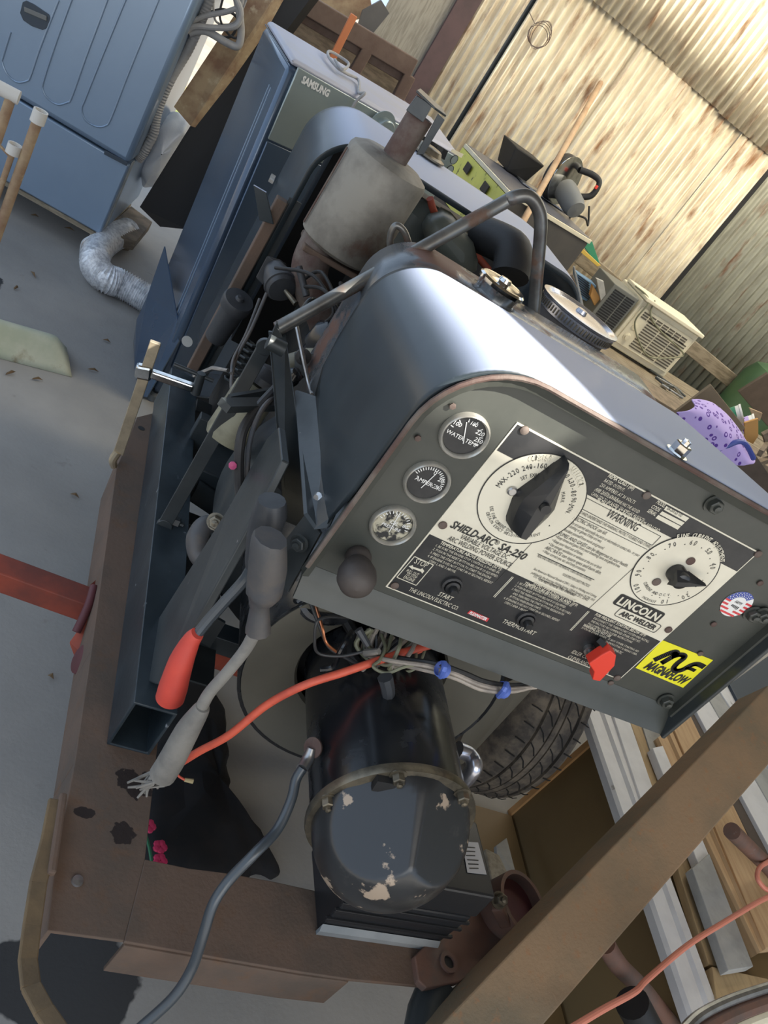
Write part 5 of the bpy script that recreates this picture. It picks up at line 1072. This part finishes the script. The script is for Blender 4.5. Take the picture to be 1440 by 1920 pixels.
a=ay(958,456,3.08); b=ay(1126,156,WY-.045); o=MB().tube([a+(a-b)*.3,a,b],.0145,14).build('broom_handle','stick'); tag(o,'long wooden broom handle leaning against the corrugated wall','stick')
# wire coil on the wall
WCo=MB()
for k in range(5):
    cc_=ay(1008,68,WY-.06); rr=.055+.006*k; an=k*.5
    WCo.tube([cc_+V((rr*math.cos(t*.42)*math.cos(an*.5),-.01*k,rr*.85*math.sin(t*.42)+.012*math.sin(an))) for t in range(16)],.0016,6)
WCo.tube([ay(992,22,WY-.03),ay(1003,45,WY-.05)],.002,6); o=WCo.build('wire_coil','pipe_rust'); tag(o,'rusty coil of thin wire hung on the corrugated wall','wire')
# bench
BZ=.612
BN=thing('workbench',(2.9,3.9,0),'long old plank workbench along the corrugated wall','workbench')
for i,(ya,yb_) in enumerate(((3.40,3.66),(3.675,3.93),(3.945,4.20))): MB().box((1.10,ya,BZ-.035),(4.9,yb_,BZ-.002*(i%2))).build('plank','wood_bench' if i else 'wood_old',BN,smooth=False,bevel=.003)
MB().bar(ay(1085,478,4.42),ay(1450,778,4.42),.09,.05,(0,1,0)).build('back_rail','wood_bench',BN,smooth=False,bevel=.004)
for x in (1.3,2.9,4.6):
    for y in (3.45,4.12): MB().box((x-.04,y-.04,0),(x+.04,y+.04,BZ-.036)).build('leg','wood_old',BN,smooth=False)
# air conditioner
AC=thing('air_conditioner',(2.63,4.05,BZ),'cream window air conditioner with slatted front on the bench','air conditioner')
ax0,ax1,ayf,az0,az1=2.415,2.850,3.885,BZ+.012,.915
MB().box((ax0,ayf,az0),(ax1,ayf+.30,az1)).build('body','cream',AC,smooth=False,bevel=.008)
MB().box((ax0+.02,ayf-.010,az0+.03),(ax1-.02,ayf,az1-.03)).build('front_grille','cream',AC,smooth=False,bevel=.006)
mb=MB()
for k in range(11):
    z=az0+.05+k*.0155
    for x0_,x1_ in ((ax0+.11,ax0+.20),(ax0+.208,ax0+.30),(ax0+.308,ax1-.035)): mb.box((x0_,ayf-.0125,z),(x1_,ayf-.0095,z+.0075))
mb.build('grille_slots','cream_dark',AC,smooth=False)
mb=MB()
for k in range(3):
    for j in range(7): x=ax0+.05+j*.048; mb.box((x,ayf-.0125,az1-.055-.014*k),(x+.040,ayf-.0095,az1-.047-.014*k))
mb.build('outlet_slots','cream_dark',AC,smooth=False)
MB().lathe((ax0+.062,ayf-.010,az0+.085),(0,-1,0),[(.022,0),(.022,.004),(.016,.006),(.015,.016),(0,.017)],24).build('control_knob','cream',AC)
MB().lathe((ax0+.062,ayf-.010,az0+.15),(0,-1,0),[(.018,0),(.018,.003),(0,.004)],24).build('control_knob','cream',AC)
MB().box((ax0-.003,ayf-.03,az1),(ax1+.003,ayf+.25,az1+.02)).build('top_tray','cream',AC,smooth=False,bevel=.004)
MB().tube([(ax0-.03,ayf+.1,az1+.02),(ax0+.02,ayf-.02,az1+.01),(ax0+.03,ayf-.03,.80),(ax0+.14,ayf-.04,.72),(ax0+.25,ayf-.035,.69),(ax1-.05,ayf-.03,.76),(ax1-.03,ayf-.02,.80),(ax0+.2,ayf-.03,.83),(ax0+.08,ayf-.03,.87),(ax0+.06,ayf,az1+.025)],.0045,8,8).build('power_cord','wire_olive',AC)
# grey louvred box
LB=thing('louvered_box',(2.30,4.0,BZ),'grey slatted metal box beside the cream air conditioner','box')
lx0,lx1=2.215,2.392
MB().box((lx0,3.875,BZ+.002),(lx1,4.12,.90)).build('housing','louver_gray',LB,smooth=False,bevel=.004)
mb=MB()
for k in range(14):
    z=BZ+.085+.0135*k; mb.box((lx0+.02,3.872,z),(lx0+.095,3.877,z+.0075)); mb.box((lx0+.103,3.872,z),(lx1-.015,3.877,z+.0075))
mb.build('louver_slots','black',LB,smooth=False)
# clutter left of it
def pan(name,px,y,m,label,cat,t=.02,bev=.002):
    o=MB().prism([ay(*p,y) for p in px],(0,t,0)).build(name,m,smooth=False,bevel=bev); tag(o,label,cat); return o
CR=pan('blue_crate',[(1082,512),(1118,536),(1102,566),(1082,556)],4.0,'crate_blue','blue slatted plastic crate behind the chrome air cleaner','crate',.08)
mb=MB()
for k in range(8): a=lerp(V(ay(1084,516,3.997)),V(ay(1085,552,3.997)),k/8); mb.bar(a,a+V((.085,0,-.004)),.004,.004,(0,1,0))
mb.build('crate_slots','black',CR,smooth=False)
pan('green_scoop',[(1092,458),(1110,452),(1124,492),(1118,496)],4.2,'green_plastic','green plastic scoop at the corner of the grey case','scoop',.04)
pan('yellow_strip',[(1085,470),(1095,468),(1127,498),(1120,500)],4.15,'yellow_wood','yellow strip beneath the green scoop','strip',.02)
pan('orange_card',[(1112,535),(1126,560),(1130,572),(1116,575),(1107,555)],3.9,'cardboard_orange','orange cardboard sheet beside the blue crate','card',.03)
pan('pale_board',[(1118,522),(1132,528),(1138,565),(1128,572)],3.88,'gray_board','pale wooden board between the orange card and the slatted box','slat',.02)
pan('rusty_board',[(1005,475),(1050,505),(1045,560),(1000,590),(990,520)],3.2,'board_rust','rusty brown panel below the grey case','panel',.02)
pan('weathered_board',[(1035,522),(1075,515),(1092,570),(1060,590),(1030,560)],3.15,'wood_old','dark weathered board between brown panel and blue crate','panel',.02)
pan('thin_slat',[(1075,500),(1078,500),(1095,576),(1090,575)],3.1,'gray_board','thin grey slat standing before the blue crate','slat',.01)
mb=MB()
for i in range(9):
    a=ay(1252+random.uniform(0,40),700+random.uniform(-5,30),3.7+.02*i); a.z=BZ+.012; d=V((random.uniform(-.12,.12),random.uniform(-.02,.1),0)); 
    o=MB().tube([a-d,a+d],.006,8).build('metal_rod','zinc' if i%3==0 else 'steel_dark'); tag(o,'thin metal rod among the rods lying on the bench right of the air conditioner','rod','metal rods on the bench')
# green tank at right
c=ay(1442,700,4.25); o=MB().lathe((c.x+.10,4.25,.0),(0,0,1),[(0,0),(.20,0),(.21,.02),(.21,.85),(.18,.93),(.08,.98),(0,.98)],40).build('gas_tank','green_tank'); tag(o,'dark green cylinder tank behind the bench at the right edge','tank')
pan('brown_backboard',[(1385,735),(1440,700),(1460,760),(1440,800)],3.95,'board_dark','dark brown board under the green tank','board',.02)
# box with purple cloth, tubs, cardboard
pan('tan_board',[(1268,772),(1334,722),(1398,803),(1340,850)],2.75,'box_tan','tan board edge standing behind the purple cloth','board',.015)
pan('dark_plank',[(1345,862),(1412,846),(1470,930),(1470,1010),(1440,990)],2.5,'board_dark','dark brown plank hanging below the purple cloth','plank',.03)
top_=[(1296,750),(1318,750),(1340,758),(1366,780),(1390,812),(1404,838),(1415,858)]; bot_=[(1266,772),(1280,790),(1296,808),(1315,830),(1330,845),(1343,858),(1362,872)]
TP=cr([ay(*p,2.52) for p in top_],4); BP=cr([ay(*p,2.40) for p in bot_],4); nn=len(TP)
from mathutils import noise as _n
def cl(u,v):
    i=min(nn-1,int(u*(nn-1))); p=lerp(TP[i],BP[i],v); return p+V((0,-.05*math.sin(PI*v)+.012*_n.noise(p*20),.02*math.sin(PI*v)))
o=MB().grid(cl,nn-1,14).build('purple_cloth','purple_cloth',solid=.006,sub=1); tag(o,'purple cloth with small dark flowers draped over a plank','cloth')
hm=MB().tube([ay(*p,2.40) for p in ((1340,848),(1360,838),(1385,828),(1400,835),(1413,860))],.010,8,5).build('hem','flag_blue',o)
for i,(p,m) in enumerate((((1372,768),'green_plastic'),((1397,786),'purple_cloth'))):
    c=ay(*p,2.95); TB=MB().lathe(c+V((0,0,-.05)),V((.5,-.3,.8)),[(0,0),(.033,0),(.042,.07),(.045,.072),(.045,.08),(0,.081)],28).build('plastic_tub','white'); tag(TB,('white plastic tub with green label beyond the tan board','white plastic tub with purple label beyond the tan board')[i],'tub')
    MB().lathe(c+V((0,0,-.05)),V((.5,-.3,.8)),[(.0365,.02),(.0415,.055)],28).build('tub_label',m,TB)
pan('orange_carton',[(1396,793),(1422,785),(1422,818),(1412,833),(1397,825)],2.8,'cardboard_orange','torn orange cardboard piece right of the tubs','cardboard',.01)
pan('brown_scrap',[(1405,765),(1430,775),(1425,790),(1412,782)],3.0,'board_rust','small brown scrap above the torn cardboard','scrap',.01)
for i,p in enumerate(((1425,850,1440,830),(1418,870,1440,862),(1430,890,1445,905),(1435,810,1450,860))):
    o=MB().bar(ay(p[0],p[1],2.7+.03*i),ay(p[2],p[3],2.8),.03,.02,(0,1,0)).build('wood_scrap','wood_old',smooth=False); tag(o,'small broken wood scrap at the right edge by the purple cloth','scrap','wood scraps at the right edge')
# ================================================================ LUMBER AT THE RIGHT
z0_=.335
MD=thing('mdf_cabinet',(1.8,.8,0),'brown fibreboard cabinet lying on the floor right of the trailer','cabinet')
MB().box((1.395,-.25,0),(1.413,1.150,z0_)).build('side_board','mdf',MD,smooth=False)
MB().box((1.388,1.136,0),(1.3948,1.152,z0_+.001)).build('raw_edge','mdf_edge',MD,smooth=False)
MB().box((1.413,1.132,0),(2.6,1.150,z0_)).build('end_board','mdf',MD,smooth=False)
MB().box((1.413,-.25,z0_-.02),(2.6,1.132,z0_)).build('top_board','mdf',MD,smooth=False)
o=MB().box((1.15,.2,0),(1.385,1.13,.012)).build('fibreboard_sheet','mdf',smooth=False); tag(o,'brown fibreboard sheet flat on the floor beside the cabinet','sheet')
def board(px,z,t,m,label,name='board',moul=False):
    P=[az(*p,z) for p in px]; e0=(P[1]-P[0]); e1=(P[2]-P[3]); mb=MB()
    if moul: # moulded profile across
        prf=[(0,-t),(0,-.3*t),(.06,0),(.50,-.05*t),(.56,.25*t),(.70,-.1*t),(.94,-.15*t),(1,-.5*t),(1,-t)]
        a=[P[0]+e0*u+V((0,0,h)) for u,h in prf]; b=[P[3]+e1*u+V((0,0,h)) for u,h in prf]; n=len(a)
        mb.add(a+b,[(i,(i+1)%n,n+(i+1)%n,n+i) for i in range(n)]+[tuple(range(n-1,-1,-1)),tuple(range(n,2*n))]); o=mb.build(name,m,ang=25)
    else: mb.prism(P,(0,0,-t)); o=mb.build(name,m,smooth=False,bevel=.0015)
    tag(o,label,'board'); return o
board([(1095,1318),(1150,1340),(1352,1884),(1297,1908)],.365,.026,'white_board','white moulded board nearest the cabinet edge, beneath the orange cord','moulding_board',True)
board([(1150,1340),(1181,1352),(1232,1500),(1208,1516)],.368,.026,'white_board','grey-white narrow board right of the long moulded board','board')
board([(1181,1350),(1207,1362),(1360,1815),(1329,1808)],.36,.02,'wood_tan','tan plank between white and grey boards, knot near its end','plank')
board([(1205,1362),(1228,1350),(1262,1440),(1240,1470)],.364,.02,'gray_board','short grey board under the panel corner','board')
board([(1224,1402),(1243,1398),(1340,1628),(1318,1640)],.385,.022,'white_board','white board with a rounded end lying on the tan plank','board')
board([(1298,1628),(1330,1600),(1413,1812),(1366,1820)],.392,.022,'gray_board','speckled grey board with sawn white end on top of the stack','board')
board([(1232,1384),(1262,1362),(1436,1778),(1425,1786)],.378,.025,'wood_new','new pine plank with a grooved face, left of the pair','plank',True)
board([(1262,1362),(1294,1340),(1500,1770),(1436,1778)],.380,.025,'wood_new','new pine plank right of the grooved plank','plank')
board([(1292,1342),(1308,1330),(1500,1680),(1470,1700)],.372,.02,'board_dark','narrow dark brown board between pine and white boards','board')
board([(1304,1330),(1332,1312),(1500,1600),(1470,1640)],.383,.022,'white_board','wide white board right of the dark narrow board','board')
board([(1330,1312),(1350,1296),(1500,1540),(1480,1570)],.386,.022,'gray_board','mottled grey board near the steel beam end','board')
board([(1350,1296),(1372,1280),(1500,1480),(1490,1510)],.39,.022,'white_board','last white board next to the dark sheet','board')
board([(1368,1283),(1440,1230),(1560,1400),(1440,1420)],.40,.01,'washer_dark','dark blue-grey sheet beyond the boards','sheet')
board([(1335,1812),(1440,1835),(1500,1990),(1360,1990)],.366,.03,'wood_tan','wide tan plank beneath the board ends','plank')
# scraps near the battery
o=MB().prism([az(925,1590,.06),az(945,1575,.06),az(965,1655,.10),az(930,1660,.08)],(0,0,.012)).build('wood_offcut','gray_board',smooth=False,bevel=.002); tag(o,'grey painted offcut between battery and cabinet','offcut')
o=MB().prism([az(900,1600,.20),az(925,1612,.20),az(950,1665,.22),az(915,1680,.22)],(0,0,.02)).build('pale_offcut','wood_gray',smooth=False,bevel=.002); tag(o,'pale wooden offcut with sawn end beside the battery','offcut')
# ================================================================ RUSTED BEAM IN FRONT
BM=thing('metal_drawbar',az(900,1850,.40),'large rusted square steel drawbar crossing the lower right','drawbar')
Az,Bz=.42,.74
E1=az(900,1845,Az); E2=az(1417,1309,Bz); F1=az(990,1920,Az); 
dE=(E2-E1).normalized(); wv=(F1-E1); wv=(wv-dE*wv.dot(dE)); Wb=.098; wv=wv.normalized()*Wb
nrm=dE.cross(wv).normalized()
if nrm.z<0: nrm=-nrm
S=E1-dE*.35; Eend=E2+dE*.055
mb=MB(); tt=.006
O=[S,S+wv,S+wv-nrm*.09,S-nrm*.09]; cO=sum(O,V())/4; I=[cO+(p-cO)*(1-2*tt/Wb) for p in O]
mb.ringprism(O,I,Eend-S); mb.build('square_beam','rust_beam',BM,smooth=False,bevel=.010)
MB().tube([az(1135,1770,.42),az(1160,1810,.38),az(1200,1850,.34),az(1245,1905,.30),az(1275,1940,.28)],.0165,16,4).build('rung_pipe','rust_red',BM)
MB().tube([az(1372,1558,.52),az(1440,1625,.42),az(1470,1660,.40)],.017,16).build('rung_pipe','rust_red',BM)
MB().tube([az(1185,1880,.40),az(1215,1935,.36)],.028,18).build('pipe_socket','black',BM)
o=MB().tube([az(1060,1935,.47),az(1130,1893,.47),az(1190,1860,.46),az(1215,1835,.455),az(1290,1772,.45),az(1360,1728,.45),az(1420,1692,.45),az(1450,1676,.45),az(1432,1664,.455),az(1420,1645,.46),az(1426,1625,.46),az(1450,1612,.46)],.0050,10,8).build('extension_cord','cord_pink'); tag(o,'thin pale orange cord stretched over the lumber','cord')
RM=thing('curved_rim',az(1380,1890,.62),'curved grey metal rim edge at the bottom right corner','rim')
pts=[az(1270,1945,.62),az(1310,1905,.62),az(1370,1875,.62),az(1450,1848,.62)]
MB().tube(pts,.007,10,6).build('outer_lip','zinc',RM)
MB().tube([p+V((.012,-.012,-.01)) for p in pts],.012,10,6).build('rusty_band','rust_red',RM)
MB().tube([p+V((.028,-.022,-.015)) for p in pts],.010,10,6).build('pale_edge','cream',RM)
